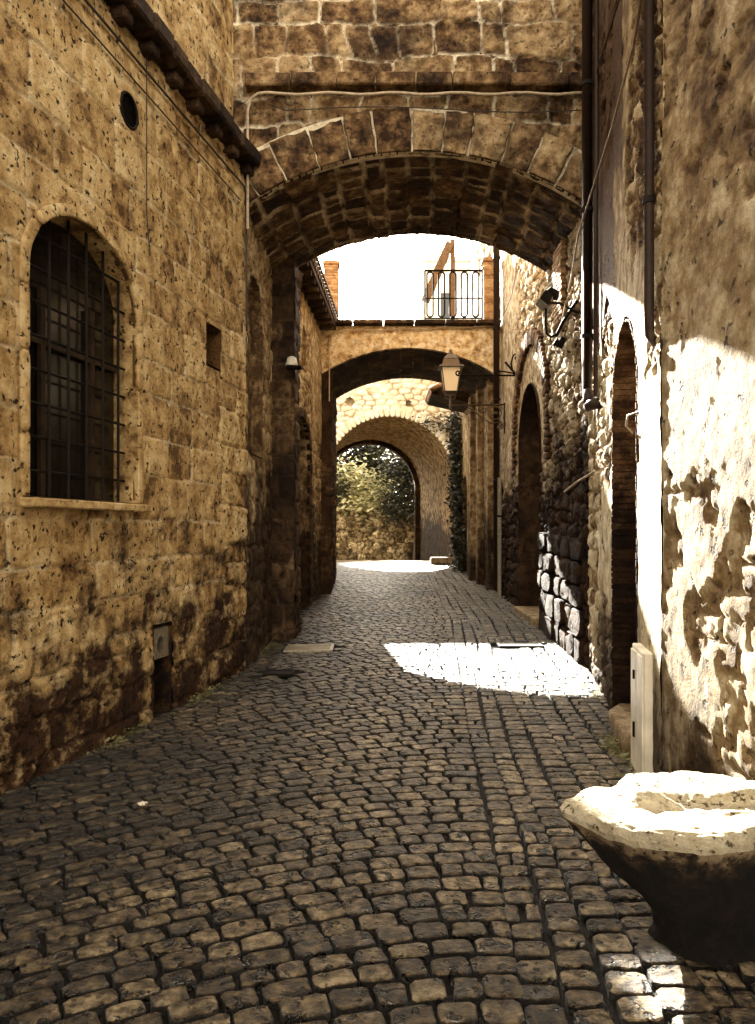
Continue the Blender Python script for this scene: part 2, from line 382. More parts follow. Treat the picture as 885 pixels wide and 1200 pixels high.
def stone(mb, pos, poly, h, bev=.012, depth=.04, tone=.5, dome=.006, n=3, jit=.004, r=rng, edge=None):
    """a single dressed or rounded stone with outline poly (u,v)"""
    p = np.array(poly, float); c = p.mean(0)
    # round corners: chaikin
    for _ in range(n - 2 if n > 2 else 0):
        q = np.roll(p, -1, 0); a = p * .78 + q * .22; b = p * .22 + q * .78
        p = np.stack([a, b], 1).reshape(-1, 2)
    k = len(p); size = np.sqrt(((p - c) ** 2).sum(1)).mean()
    f1 = 1 - bev / size * .35; f2 = 1 - bev / size * 1.1
    rings = [(1., -depth), (1., -bev), (f1, -bev * .35), (f2, 0.), (f2 * .55, dome * .7)]
    V = []
    for s, hh in rings:
        q = c + (p - c) * s
        hj = r.uniform(-jit, jit, k) * (hh > -depth)
        V.append(pos(q[:, 0], q[:, 1], h + hh + hj))
    V.append(pos(np.array([c[0]]), np.array([c[1]]), np.array([h + dome])))
    V = np.concatenate(V)
    fs = []
    for i in range(len(rings) - 1):
        for j in range(k): fs.append((i * k + j, i * k + (j + 1) % k, (i + 1) * k + (j + 1) % k, (i + 1) * k + j))
    b0 = (len(rings) - 1) * k; top = len(rings) * k
    ta = np.full(len(V), float(tone)); ta[:k] = -1.2; ta[k:2 * k] = min(tone, edge) if edge is not None else tone
    mb.add(V, np.array(fs), ta, 0.)
    # cap tris
    tri = np.array([(b0 + j, b0 + (j + 1) % k, top) for j in range(k)]) + mb.n - len(V)
    mb.F.append(tri); mb.sm.append((k, True))
def ringstones(mb, pos, sh, m0, m1, seg, h, tone=(.2, 1), gap=.008, depth=.06, close=False, bev=.01, r=rng, dome=.004):
    a = np.array(sh.outline(m0) if isinstance(sh, Arch) else sh.outline(m0)); b = np.array(sh.outline(m1))
    # resample both by inner arclength
    d = np.r_[0, np.cumsum(np.hypot(*(np.diff((a + b) / 2, axis=0)).T))]
    n = max(2, int(d[-1] / seg)); cuts = np.linspace(0, d[-1], n + 1); cuts[1:-1] += r.uniform(-.12, .12, n - 1) * seg
    def at(arr, t): return np.array([np.interp(t, d, arr[:, 0]), np.interp(t, d, arr[:, 1])])
    for i in range(n):
        t0 = cuts[i] + gap / 2; t1 = cuts[i + 1] - gap / 2; e = r.uniform(-.012, .012)
        ex = (at(b, t0) - at(a, t0)); ex = ex / (np.hypot(*ex) + 1e-6) * e; 
        ks = np.linspace(0, 1, 5 if seg > .25 else 2)
        stone(mb, pos, [at(a, t0 + (t1 - t0) * k) for k in ks] + [at(b, t0 + (t1 - t0) * k) + ex for k in ks[::-1]], h + r.uniform(-.004, .006), bev, depth, r.uniform(*tone), dome, n=3, jit=.002, r=r)

def f_ashlar(seed=1, ch=.33, bl=.5, depth=.012, bev=.02, rough=.012, jw=.008, warp=.02, off=.01, jit=.35, blend_rub=None):
    def f(u, v):
        d, t = ashlar(u, v, ch, bl, seed, warp, jit)
        eros = sst(.45, .75, fbm(u * .9, v * .9, seed + 40))
        h = depth * sst(0, bev, d) - depth + (t - .5) * off + (fbm(u * 7, v * 7, seed + 9) - .47) * rough * (1 + 2.5 * eros) + (fbm(u * 25, v * 25, seed + 19, 3) - .44) * rough * (.4 + eros)
        return h, t, 1 - sst(jw * .6, jw * 1.4, d)
    return f
def f_rubble(seed=1, sx=.3, sy=.18, depth=.04, rough=.02, jw=.01, off=.02, plaster=None, warp=.05, ph=.012):
    def f(u, v):
        d, t = rubble(u, v, sx, sy, seed, warp)
        h = depth * sst(0, .035, d) - depth + (t - .5) * off + (fbm(u * 8, v * 8, seed + 9) - .47) * rough * 1.5 + (fbm(u * 26, v * 26, seed + 19, 3) - .44) * rough
        mo = 1 - sst(jw * .6, jw * 1.5, d)
        if plaster is not None:
            pm = plaster(u, v)
            hp = ph + (fbm(u * 4, v * 4, seed + 31) - .47) * .02 + (fbm(u * 18, v * 18, seed + 37, 3) - .44) * .012
            h = h * (1 - pm) + hp * pm; mo = mo * (1 - pm); t = t * (1 - pm) + (.75 + .3 * (fbm(u * 2, v * 2, seed + 50) - .5)) * pm
        return h, t, mo
    return f
def wall_sheet(mb, W, u0, u1, z0, z1, ru, rv, fn, holes=(), mass=True, thick=1.2, back=.6, us=None, vs=None):
    us = np.arange(u0, u1 + ru * .5, ru) if us is None else us
    vs = np.arange(z0, z1 + rv * .5, rv) if vs is None else vs
    us[-1] = u1; vs[-1] = z1
    relief(mb, W.pos, us, vs, fn, holes)
    if mass:
        # closing faces: top, ends, and the solid mass behind
        line = [(u0, z0), (u0, z1), (u1, z1), (u1, z0)]
        strip(mb, W.pos, line, -.004, -back, n=1, rough=0)
        a = W.pos(np.array([u0, u1, u1, u0]), np.array([z0, z0, z1, z1]), np.full(4, -back))
        b = W.pos(np.array([u0, u1, u1, u0]), np.array([z0, z0, z1, z1]), np.full(4, -back - thick))
        mb.add(np.concatenate([a, b]), [(0, 1, 2, 3), (4, 5, 6, 7), (0, 1, 5, 4), (1, 2, 6, 5), (2, 3, 7, 6), (3, 0, 4, 7)], .5, 0, False)

# ================================================================== ROAD
def build_road():
    # base sheet: the bedding between the setts, and the ground right out to the horizon
    ys = np.concatenate([[-400, -40], np.arange(0, 40, .5), [45, 60, 400, 900]])
    xs = np.array([-900, -60, -8, -4, -2, 0, 2, 4, 8, 60, 900.])
    X, Y = np.meshgrid(xs, ys, indexing='ij')
    Z = G(Y) - .034
    idx = np.arange(X.size).reshape(X.shape)
    q = np.stack([idx[:-1, :-1], idx[1:, :-1], idx[1:, 1:], idx[:-1, 1:]], -1).reshape(-1, 4)
    mb = MB(); mb.add(np.stack([X, Y, Z], -1).reshape(-1, 3), q)
    o = mb.build('ground', DIRT); o['kind'] = 'structure'
    # setts
    mb = MB(); r = np.random.RandomState(5)
    def gpos(u, v, h):
        # camber and small settlements of the old paving
        u = np.asarray(u, float); v = np.asarray(v, float)
        z = G(v) + h + (fbm(u * .8, v * .8, 77) - .47) * .035
        return np.stack([u, v, z], -1)
    def edge_l(y): return np.interp(y, [-3, 8.5, 10.3, 11, 15.5, 18.6, 24], [-3.86, -1.46, -1.42, -1.33, -1.1, -.98, -1.8])
    def edge_r(y): return np.interp(y, [-3, 4.5, 8.5, 15.5, 18.6, 24], [2.1, 1.67, 2.34, 2.5, 2.3, 2.36])
    holes = []
    for (x0, x1, y0, y1) in GRATES: holes.append((x0 - .05, x1 + .05, y0 - .05, y1 + .05))
    # straight band on the right: v rows across, slightly running with the wall
    def put(quad, h, far):
        c = np.mean(quad, 0)
        if c[0] < edge_l(c[1]) - .05 or c[0] > edge_r(c[1]) + .05: return
        for b in holes:
            if b[0] < c[0] < b[1] and b[2] < c[1] < b[3]: return
        q = np.array(quad) + r.uniform(-.010, .010, (4, 2))
        s0 = []
        for a_, b_ in zip(q, np.roll(q, -1, 0)): s0 += [a_ * .86 + b_ * .14, a_ * .5 + b_ * .5 + r.uniform(-.0045, .0045, 2), a_ * .14 + b_ * .86]
        left_shade = .55 * float(sst(.1, -1.7, c[0] + .28 * (c[1] - 4) * (c[1] < 9) * .3 + (vnoise(c[0] * 1.1, c[1] * .9, 61) - .5) * 1.8))  # shade on the left side put into the setts' tone
        stone(mb, gpos, s0, h * .6, bev=.009, depth=.05, tone=np.clip(r.normal(.56, .24), .05, 1) - left_shade, dome=r.uniform(-.002, .005), n=2, jit=.0022, r=r, edge=-.7)
    gpz = .0085
    def bandx(y): return np.interp(y, [0, 6, 12, 24], [.33, .72, 1.15, 1.35])   # left edge of the straight rows
    xo = .004
    while xo < 2.2:
        wdt = r.uniform(.135, .185)
        y = 1.2 + r.uniform(0, .1)
        while y < 23.4:
            dy = r.uniform(.105, .155) if y < 15 else r.uniform(.13, .17)
            wv = lambda q: float(bandx(q)) + xo + .012 * math.sin(q * 1.7 + xo * 9)
            e0 = wv(y); e1 = wv(y + dy); w2 = wdt
            parts = [(0, wdt)] if r.rand() > .12 else [(0, wdt * .5), (wdt * .5, wdt)]
            for (p, q) in parts:
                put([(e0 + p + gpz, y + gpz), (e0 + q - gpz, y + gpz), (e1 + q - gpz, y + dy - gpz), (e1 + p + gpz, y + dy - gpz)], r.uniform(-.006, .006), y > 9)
            y += dy
        xo += wdt
    # fan-shaped courses on the left and centre: rows follow a sagging arc
    def arc(x, v):
        c = bandx(v) - .1; t = (x - c)
        s = np.where(t < 0, -t, 0)
        return v - .26 * s ** 1.75
    v = 1.2
    while v < 26.5:
        dv = r.uniform(.115, .145) if v < 15 else r.uniform(.13, .165)
        x = -4.0 + r.uniform(0, .1)
        while x < bandx(v) + .2:
            dx = r.uniform(.115, .18) if v < 15 else r.uniform(.14, .2)
            xm = x + dx / 2; 
            lim = float(bandx(arc(xm, v))) + .002
            if x > lim - .04: break
            if x + dx > lim - .06:
                dx = lim - x + .01; xm = x + dx / 2
            if v > 1:
                gp = .018; e = .002
                sl = (arc(xm + .01, v) - arc(xm - .01, v)) / .02
                # vector along the row and across it
                th = math.atan(sl); t = np.array([math.cos(th), math.sin(th)]); n_ = np.array([-math.sin(th), math.cos(th)])
                c = np.array([xm, float(arc(xm, v + dv / 2))]); a = (dx * 1 / max(.45, math.cos(th)) - gp) / 2; b = (dv * math.cos(th) - gp) / 2
                if -.1 < c[1] < 23.4:
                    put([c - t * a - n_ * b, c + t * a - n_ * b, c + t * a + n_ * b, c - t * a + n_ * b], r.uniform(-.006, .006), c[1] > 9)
            x += dx
        v += dv
    o = mb.build('road', BASALT); o['kind'] = 'structure'
GRATES = [(-1.16, -.56, 9.45, 9.95), (1.55, 2.12, 9.75, 10.05), (-1.22, -.9, 8.15, 8.4)]
build_road()
# smooth sunlit paving under and beyond the far gateway
mb = MB()
ys = np.arange(23.3, 37, .2); xs = np.linspace(-7, 7, 60)
X, Y = np.meshgrid(xs, ys, indexing='ij'); Z = G(Y) + .004 + (fbm(X * 2, Y * 2, 5) - .47) * .01
idx = np.arange(X.size).reshape(X.shape); q = np.stack([idx[:-1, :-1], idx[1:, :-1], idx[1:, 1:], idx[:-1, 1:]], -1).reshape(-1, 4)
mb.add(np.stack([X, Y, Z], -1).reshape(-1, 3), q, .7); o = mb.build('courtyard_ground', SLAB); o['kind'] = 'structure'

# grates
for i, (x0, x1, y0, y1) in enumerate(GRATES):
    lab = ['slotted iron drain grate in the shaded setts on the left', 'slotted iron drain grate in the sunlit setts by the right wall', 'small plain iron cover plate in the setts near the left wall'][i]
    zc = g((y0 + y1) / 2) + .0
    t = thing('drain_grate' if i < 2 else 'access_cover', lab, 'drain grate' if i < 2 else 'cover', ((x0 + x1) / 2, (y0 + y1) / 2, zc))
    m = MB(); w = x1 - x0; d = y1 - y0; cx = (x0 + x1) / 2; cy = (y0 + y1) / 2
    for s_ in (-1, 1):
        m.box((cx, cy + s_ * (d / 2 - .02), zc), (w, .04, .03), bev=.003)
        m.box((cx + s_ * (w / 2 - .02), cy, zc), (.04, d - .08, .03), bev=.003)
    m.build('frame', STEEL if i == 0 else IRON, t)
    m = MB()
    if i < 2:
        nb = 9
        for k in range(nb): m.box((cx, y0 + .06 + (d - .12) * k / (nb - 1), zc - .003), (w - .08, .022, .02), bev=.002)
        m.build('bars', STEEL, t)
    else:
        m.box((cx, cy, zc), (w - .085, d - .085, .02), bev=.003); m.build('plate', IRON, t)

# ================================================================== LEFT BUILDING (near)
XL = lambda y: -3.236 + .209 * y
def near_left():
    W = Wall((XL(-3), -3), (XL(8.5), 8.5), 'left')
    t = thing('stone_building', 'golden ashlar building along the near left side, with barred arched window', 'building', (XL(3) - .6, 3, 0))
    u = W.uy
    win = Arch(u(5.53), (u(6.19) - u(4.87)), 1.82, 3.30, .50)
    hatch = Rect(u(7.50), u(7.83), 3.24, 3.63)
    nich = Rect(u(6.47), u(6.78), .02, .78)
    vent = Arch(u(6.07), .23, 4.92, 4.92, .115)
    vin = lambda a, b: (a - u(6.07)) ** 2 + (b - 4.92) ** 2 < .125 ** 2
    us = np.concatenate([np.arange(0, u(2.4), .12), np.arange(u(2.4), u(8.5), .0155)]); us = np.append(us, u(8.5))
    vs = np.arange(-.1, 5.56, .0165)
    fa = f_ashlar(21, .345, .44, .014, .016, .013, .009, .018, .016)
    fr = f_ashlar(33, .30, .36, .030, .022, .055, .006, .05, .035, .5)
    def fn(a, b):
        h, tn, mo = fa(a, b); h2, t2, m2 = fr(a, b)
        k = sst(u(7.55), u(8.0), a + (fbm(a * 2, b * 2, 3) - .5) * .9) * (1 - sst(2.6, 3.6, b)) + 0 * a
        k = np.clip(k + sst(1.15, .45, b + (fbm(a * 1.4, b * 1.4, 8) - .5) * 1.3) * .85, 0, 1)
        return h * (1 - k) + h2 * k, tn * (1 - k) + t2 * k, mo * (1 - k) + m2 * k
    m = MB()
    wall_sheet(m, W, 0, u(8.5), -.1, 5.56, 0, 0, fn, [win, hatch, nich, vin], us=us, vs=vs)
    # reveals
    strip(m, W.pos, win.outline(0, 26, True), .012, -.21, tone=.25, n=5, rough=.012)
    strip(m, W.pos, hatch.outline(), .0, -.25, tone=-1, n=3)  # shade of the hollow put into the reveal colour, here and on the next line
    strip(m, W.pos, nich.outline(), .0, -.22, tone=-1, n=3)
    # upper storey set back above the cornice
    W2 = Wall((XL(-3) - .12, -3), (XL(8.45) - .12, 8.45), 'left')
    wall_sheet(m, W2, 0, W2.L, 5.56, 8.4, .05, .03, f_ashlar(5, .3, .4))
    w = m.build('wall', TUFA, t)
    # window
    m = MB(); ringstones(m, W.pos, win, .0, .075, .42, .016, (.5, .9), .006, .05, bev=.008)
    o = np.array(win.outline(0)); o2 = np.array(win.outline(.078)); ringband(m, W.pos, o, o2, .004, .6)
    sill = m.build('window_surround', TUFA, t)
    m = MB(); c = W.pos(win.uc, 1.80, .03); m.box(c + np.array([0, 0, -.02]), (.13, 1.5, .06), rz=-math.atan(.209), tone=.7, bev=.01); m.build('window_sill', TUFA, t)
    f = MB()
    pts = np.array(win.outline(-.005, 26))
    poly = W.pos(pts[:, 0], pts[:, 1], np.full(len(pts), -.2)); k = len(poly)
    f.add(np.concatenate([poly, [W.pos(win.uc, 2.5, -.2)]]), [(i, (i + 1) % k, k) for i in range(k)], .2, 0, False)
    wf = f.build('window', GLASSD, t)
    m = MB()
    for i in range(6):
        uu = win.uc - .66 + 1.32 * (i + .5) / 6; x = abs(uu - win.uc) / .66; zt = 3.3 + .5 * math.sqrt(max(0, 1 - x * x))
        m.tube([W.pos(uu, 1.83, -.09), W.pos(uu, zt, -.09)], .011, 6)
    for z in np.arange(2.0, 3.7, .225):
        ww = .66 if z < 3.3 else .66 * math.sqrt(max(0, 1 - ((z - 3.3) / .5) ** 2))
        m.tube([W.pos(win.uc - ww, z, -.1), W.pos(win.uc + ww, z, -.1)], .010, 6)
    m.build('grille', IRON, t)
    m = MB()
    for i in (0, 1):
        uu = win.uc - .3 + .6 * i
        m.box(W.pos(uu, 2.55, -.17), (.03, .05, 1.45), rz=-math.atan(.209), tone=.4)
    m.box(W.pos(win.uc, 2.9, -.17), (.03, 1.3, .05), rz=-math.atan(.209)); m.build('window_frame', DOORW, t)
    # round vent
    m = MB(); a = [W.pos(u(6.07) + .128 * math.cos(q), 4.92 + .128 * math.sin(q), .004) for q in np.linspace(0, 2 * math.pi, 25)]
    m.tube(a, .012, 8, cap=False)
    for z in np.linspace(-.1, .1, 9):
        ww = math.sqrt(.118 ** 2 - z * z); m.tube([W.pos(u(6.07) - ww, 4.92 + z, -.012), W.pos(u(6.07) + ww, 4.92 + z, -.012)], .007, 5)
    vb = [W.pos(u(6.07) + .13 * math.cos(q), 4.92 + .13 * math.sin(q), -.04) for q in np.linspace(0, 2 * math.pi, 24, endpoint=False)]
    m.add(vb, [tuple(range(24))], .1)
    vo = m.build('round_vent', IRON, t)
    m = MB(); a, b, c, d = hatch.b
    m.add(W.pos(np.array([a, b, b, a]), np.array([c, c, d, d]), np.full(4, -.235)), [(0, 1, 2, 3)])
    m.build('vent_hole', GLASSD, t)
    # low utility niche: metal plate above, dark hollow below
    m = MB(); a, b, c, d = nich.b
    m.add(W.pos(np.array([a, b, b, a]), np.array([c, c, d, d]), np.full(4, -.2)), [(0, 1, 2, 3)]); m.build('niche_back', DARKB, t)
    m = MB()
    ou = Arch((a + b) / 2, .12, .56, .62, .07)
    cc = W.pos((a + b) / 2, .62, -.05)
    oo = np.array(ou.outline(0, 12, True)); 
    rect = []
    for (x, z) in oo:   # radial projection of the slot outline on to the plate's rectangle
        dx = x - (a + b) / 2; dz = z - .6; k = 1 / max(abs(dx) / ((b - a) / 2 - .012), abs(dz) / .165, 1e-6); rect.append(((a + b) / 2 + dx * k, .6 + dz * k))
    ringband(m, W.pos, oo, np.array(rect), -.02, .8); strip(m, W.pos, oo, -.02, -.08, n=1, rough=0); strip(m, W.pos, rect, -.02, -.06, n=1, rough=0)
    m.build('meter_plate', STEEL, t)
    # corbelled eaves course
    m = MB(); r = np.random.RandomState(3); yy = 2.0
    while yy < 8.42:
        L = r.uniform(.22, .38); L = min(L, 8.46 - yy)
        m.box(W.pos(u(yy + L / 2), 5.66 + r.uniform(-.01, .01), .06 + r.uniform(-.01, .02)), (.26, L - .015, .15), rz=-math.atan(.209), tone=r.uniform(0, .6), bev=.02); yy += L
    for yy in np.arange(2.1, 8.4, .42):
        m.box(W.pos(u(yy), 5.535, .035), (.16, .15, .09), rz=-math.atan(.209), tone=r.uniform(0, .5), bev=.015)
    m.build('cornice', DARKB, t)
    # cables
    def cable(pts, lab, rad=.008, mat=CABLE, name='cable', sag=.0):
        m = MB(); P3 = []
        for (p, q) in zip(pts[:-1], pts[1:]):
            for k in np.linspace(0, 1, 8, endpoint=False): 
                v = np.array(p) * (1 - k) + np.array(q) * k; v[2] -= sag * 4 * k * (1 - k); P3.append(v)
        P3.append(np.array(pts[-1])); m.tube(P3, rad, 6)
        return tag(m.build(name, mat), lab, 'cable')
    w_ = lambda px, py, h=.03: W.pos(W.u_at(px), EYE + (HY - py) * W.y_at(W.u_at(px)) / F, h)
    cable([W.pos(u(3), 5.36, .03), W.pos(u(8.38), 5.36, .03), W.pos(u(8.44), 5.30, .03), W.pos(u(8.44), 4.6, .03), W.pos(u(8.46), 3.8, .03)], 'thick dark cable running just under the corbelled eaves of the left building', .011)
    cable([W.pos(u(3), 5.20, .025), W.pos(u(8.3), 5.17, .025)], 'thin dark cable, the lower of two under the left eaves', .007)
    cable([w_(168, 60), w_(168, 250), w_(172, 300)], 'thin upright wire on the golden wall above the barred window', .005)
    return W
WL1 = near_left()

# under-bridge left wall, pilaster, and the far left building
def left_far():
    t = thing('stone_building', 'dark stone building on the left between the two arches, with arched doorway', 'building', (-1.8, 12.5, g(12.5)))
    A = Wall((-1.46, 8.5), (-1.42, 10.35), 'left')
    m = MB(); nic = Arch(A.uy(9.1), .95, 2.5, 4.1, .47)
    wall_sheet(m, A, 0, A.L, 0, 5.3, .022, .022, f_rubble(61, .34, .24, .03, .02), [nic])
    strip(m, A.pos, nic.outline(0, 18, True), 0, -.14, tone=-.3, n=2)  # blind niche toned dark: recess shade painted on its reveal and back
    p = np.array(nic.outline(0, 18)); k = len(p)
    relief(m, lambda a, b, h: A.pos(a, b, h - .13), np.linspace(nic.uc - .5, nic.uc + .5, 40), np.linspace(2.45, 4.62, 80), lambda a, b: (f_ashlar(9, .3, .4)(a, b)[0], -.3 + 0 * a, 0 * a))
    B = Wall((-1.36, 10.95), (-1.14, 15.5), 'left'); u = B.uy
    door = Arch((B.u_at(344) + B.u_at(363)) / 2, abs(B.u_at(363) - B.u_at(344)), g(12), 2.95, .55)
    win = Arch(B.u_at(356), .42, 4.35, 4.85, .22)
    wall_sheet(m, B, 0, B.L, 0, 5.62, .025, .025, f_rubble(62, .34, .22, .035, .025, plaster=lambda a, b: sst(.42, .58, fbm(a * .8, b * .5, 4)) * sst(1.6, 2.6, b)), [door, win])
    strip(m, B.pos, door.outline(), .01, -.55, tone=.35, n=6, rough=.03)
    strip(m, B.pos, win.outline(0, 12, True), .01, -.2, tone=.5, n=3)
    m.build('wall', PLASTERL, t)
    m = MB(); ringstones(m, B.pos, door, 0, .16, .2, .03, (.3, .8), .01, .08); m.build('door_surround', DARKB, t)
    m = MB(); a, b = door.uc - .6, door.uc + .6
    for i in range(6): m.box(B.pos(door.uc - .5 + i * .2, 1.9, -.57), (.05, .195, 3.3), rz=-math.atan(.048), tone=.3 + .1 * (i % 3), bev=.006)
    m.build('door', DOORW, t)
    m = MB(); m.add(B.pos(np.array([win.uc - .25, win.uc + .25, win.uc + .25, win.uc - .25]), np.array([4.3, 4.3, 5.15, 5.15]), np.full(4, -.18)), [(0, 1, 2, 3)]); m.build('window', GLASSD, t)
    # eaves
    m = MB(); r = np.random.RandomState(8)
    m.box(B.pos(B.L / 2, 5.70, .0), (.62, B.L, .10), rz=-math.atan(.048), tone=.2, bev=.01)
    for yy in np.arange(.2, B.L, .4): m.box(B.pos(yy, 5.61, .12), (.34, .09, .09), rz=-math.atan(.048), tone=.3, bev=.006)
    m.build('eaves', DARKB, t)
    m = MB()
    for yy in np.arange(.06, B.L, .2):
        m.tube([B.pos(yy, 5.80, .34), B.pos(yy, 6.15, -1.6)], .07, 8, tone=r.uniform(0, 1))
    m.box(B.pos(B.L / 2, 5.93, -.62), (1.95, B.L, .05), rz=-math.atan(.048), rx=0, tone=.2)
    m.build('roof', TILE, t)
    # pilaster carrying the rear of the first arch
    Fr = lambda a, b, h: np.stack([a, 10.35 - h + 0 * a, b], -1)
    Sd = lambda a, b, h: np.stack([-1.11 + h + 0 * a, a, b], -1)
    m = MB(); fn = f_ashlar(71, .27, .36, .035, .03, .05, .012, .06)
    relief(m, Fr, np.arange(-1.6, -1.10, .02), np.arange(.05, 5.3, .025), fn)
    relief(m, Sd, np.arange(10.35, 11.0, .025), np.arange(.05, 5.3, .025), fn)
    m.box((-1.37, 10.68, 2.7), (.48, .6, 5.3), tone=.4)
    m.build('buttress', DARKB, t)
    return A, B
PLASTERL = stone_mat('left_far_render', [(.09, .05, .022), (.26, .165, .075), (.46, .34, .18), (.66, .54, .34)], (.5, .4, .25), tone_w=.45, pits=.6, pit_scale=14, bump=.7, stain=(.95, 1.2), stain_z=(.6, 3.2), streak=.35)
WA, WB = left_far()

# ================================================================== RIGHT SIDE
def right_side():
    tq = 0
    t = thing('rendered_building', 'long sunlit building of rubble and flaking render along the right', 'building', (2.6, 6, 0))
    R0 = Wall((2.1, -3), (1.67, 4.5), 'right'); R1 = Wall((1.67, 4.5), (2.34, 8.5), 'right'); R2 = Wall((2.34, 8.5), (2.5, 15.5), 'right')
    u1, u2 = R1.uy, R2.uy
    dn = Arch((R1.u_at(718.5) + R1.u_at(748)) / 2, abs(R1.u_at(748) - R1.u_at(718.5)), .1, 2.62, .6)
    d2 = Arch((u2(11.35) + u2(13.35)) / 2, 1.9, g(12), 3.0, .95)
    d2o = Arch(d2.uc - .12, 2.75, 2.6, 3.15, 1.38)
    m = MB()
    pl = lambda a, b: np.clip(sst(.40, .52, fbm(a * .9, b * .6, 14)) + sst(3.2, 3.8, b) * .0, 0, 1)
    def f_edge(seed, plaster, ph):
        ba = f_ashlar(seed, .13, .27, .016, .012, .02, .009, .02, .012, .3)
        def base(u, v):
            h, t, mo = ba(u, v); pm = plaster(u, v)
            hp = ph + (fbm(u * 3, v * 3, seed + 31) - .47) * .012 + (fbm(u * 18, v * 18, seed + 37, 3) - .44) * .008
            return h * (1 - pm) + hp * pm - (1 - pm) * .006, t * .8 * (1 - pm) + (.62 + .8 * (fbm(u * 2, v * 2, seed + 50) - .5)) * pm, mo * (1 - pm)
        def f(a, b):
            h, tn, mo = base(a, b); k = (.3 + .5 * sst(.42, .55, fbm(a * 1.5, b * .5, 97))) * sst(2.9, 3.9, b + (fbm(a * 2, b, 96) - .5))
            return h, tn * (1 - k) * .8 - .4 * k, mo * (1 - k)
        return f
    wall_sheet(m, R0, 0, R0.L, -.1, 6.6, .06, .025, f_edge(81, plaster=lambda a, b: sst(.525, .513, fbm(a * 1.5 + 3, b * 1.3, 24, 6)), ph=.004), us=np.concatenate([np.arange(0, 5.0, .1), np.arange(5.0, R0.L, .018), [R0.L]]))
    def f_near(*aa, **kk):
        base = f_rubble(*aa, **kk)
        def f(a, b):   # shade of the arch put into the tone of the upper wall
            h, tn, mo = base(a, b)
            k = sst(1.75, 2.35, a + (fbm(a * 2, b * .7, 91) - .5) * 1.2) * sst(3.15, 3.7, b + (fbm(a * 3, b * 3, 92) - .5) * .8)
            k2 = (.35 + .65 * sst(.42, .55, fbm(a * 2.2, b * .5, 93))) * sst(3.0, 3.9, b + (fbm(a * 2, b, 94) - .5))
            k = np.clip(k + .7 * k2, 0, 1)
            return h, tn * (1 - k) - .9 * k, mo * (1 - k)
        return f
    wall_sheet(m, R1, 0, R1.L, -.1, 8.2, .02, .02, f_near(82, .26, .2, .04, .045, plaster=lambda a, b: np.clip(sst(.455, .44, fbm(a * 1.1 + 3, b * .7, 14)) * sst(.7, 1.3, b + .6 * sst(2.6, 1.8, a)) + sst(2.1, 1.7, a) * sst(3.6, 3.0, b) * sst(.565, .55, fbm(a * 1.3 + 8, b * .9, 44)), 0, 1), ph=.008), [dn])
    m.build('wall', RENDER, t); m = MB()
    def f_far(*aa, **kk):
        base = f_rubble(*aa, **kk)
        def f(a, b):
            h, tn, mo = base(a, b); k = d2o.inside(a, b, 0) * 1.0
            return h * (1 - k) + (-.02 + (fbm(a * 6, b * 6, 3) - .47) * .02) * k, tn * (1 - k) + .55 * k, mo * (1 - k)
        return f
    wall_sheet(m, R2, 0, R2.L, -.1, 8.2, .024, .024, f_far(83, .24, .21, .05, .055, off=.05, warp=.09, plaster=lambda a, b: sst(4.6, 5.2, a + (fbm(a * 2, b * 2, 6) - .5) * 1.2) * sst(2.2, 2.9, b)), [d2])
    m.build('wall', RUB, t)
    # near doorway: brick jambs and arch
    m = MB()
    strip(m, R1.pos, dn.outline(0, 26), .0, -.55, tone=.35, n=5, rough=.01)
    ol = np.array(dn.outline(.0, 26))
    # thin bricks lining the reveal
    d = np.r_[0, np.cumsum(np.hypot(*np.diff(ol, axis=0).T))]; s_ = 0; r = np.random.RandomState(4)
    while s_ < d[-1] - .05:
        e = s_ + r.uniform(.045, .062)
        p0 = np.array([np.interp(s_ + .005, d, ol[:, 0]), np.interp(s_ + .005, d, ol[:, 1])]); p1 = np.array([np.interp(e - .005, d, ol[:, 0]), np.interp(e - .005, d, ol[:, 1])])
        nrm = np.array([p1[1] - p0[1], -(p1[0] - p0[0])]); nrm /= np.hypot(*nrm) + 1e-9
        c = np.array([dn.uc, min(p0[1], dn.zs)]); 
        if np.dot(nrm, c - p0) < 0: nrm = -nrm
        off = r.uniform(.008, .02); h0 = .012 + r.uniform(-.006, .004)
        for (ha, hb) in ((h0, -.26), (-.272, -.54)):
            q = [p0, p1, p1 + nrm * off, p0 + nrm * off]
            a = np.array([R1.pos(x[0], x[1], ha) for x in q]); b = np.array([R1.pos(x[0], x[1], hb) for x in q])
            m.add(np.concatenate([a, b]), [(0, 1, 2, 3), (7, 6, 5, 4), (0, 4, 5, 1), (1, 5, 6, 2), (2, 6, 7, 3), (3, 7, 4, 0)], r.uniform(0, 1), 0, False)
        s_ = e
    m.build('door_reveal', BRICKD, t)
    m = MB()
    for i in range(6): m.box(R1.pos(dn.uc - .55 + i * .22, 1.65, -.56), (.05, .215, 3.2), rz=-math.atan(.167), tone=.2 + .15 * (i % 3), bev=.006)
    dr = m.build('door', DOORW, t)
    m = MB(); c = R1.pos(dn.uc + .4, 1.2, -.51); m.lathe([(.028, -.02), (.03, 0), (.02, .02)], c, 12); m.build('handle', STEEL, dr)
    m = MB(); 
    stone(m, lambda a, b, h: np.concatenate([R1.pos(a, 0 * a, b)[..., :2], (h + 0 * a)[..., None]], -1), [(dn.uc - dn.w + .01, -.5), (dn.uc + dn.w - .01, -.5), (dn.uc + dn.w + .02, .07), (dn.uc - dn.w - .02, .07)], .13, .02, .2, .5, .003)
    m.build('doorstep', SLAB, t)
    # far arched doorway
    m = MB(); strip(m, R2.pos, d2.outline(), .01, -.5, tone=.4, n=7, rough=.03); m.build('door_reveal', DARKB, t)
    m = MB(); ringstones(m, R2.pos, d2o, .0, .25, .10, .05, (.0, .7), .012, .1, bev=.012); m.build('brick_arch', BRICKD, t)
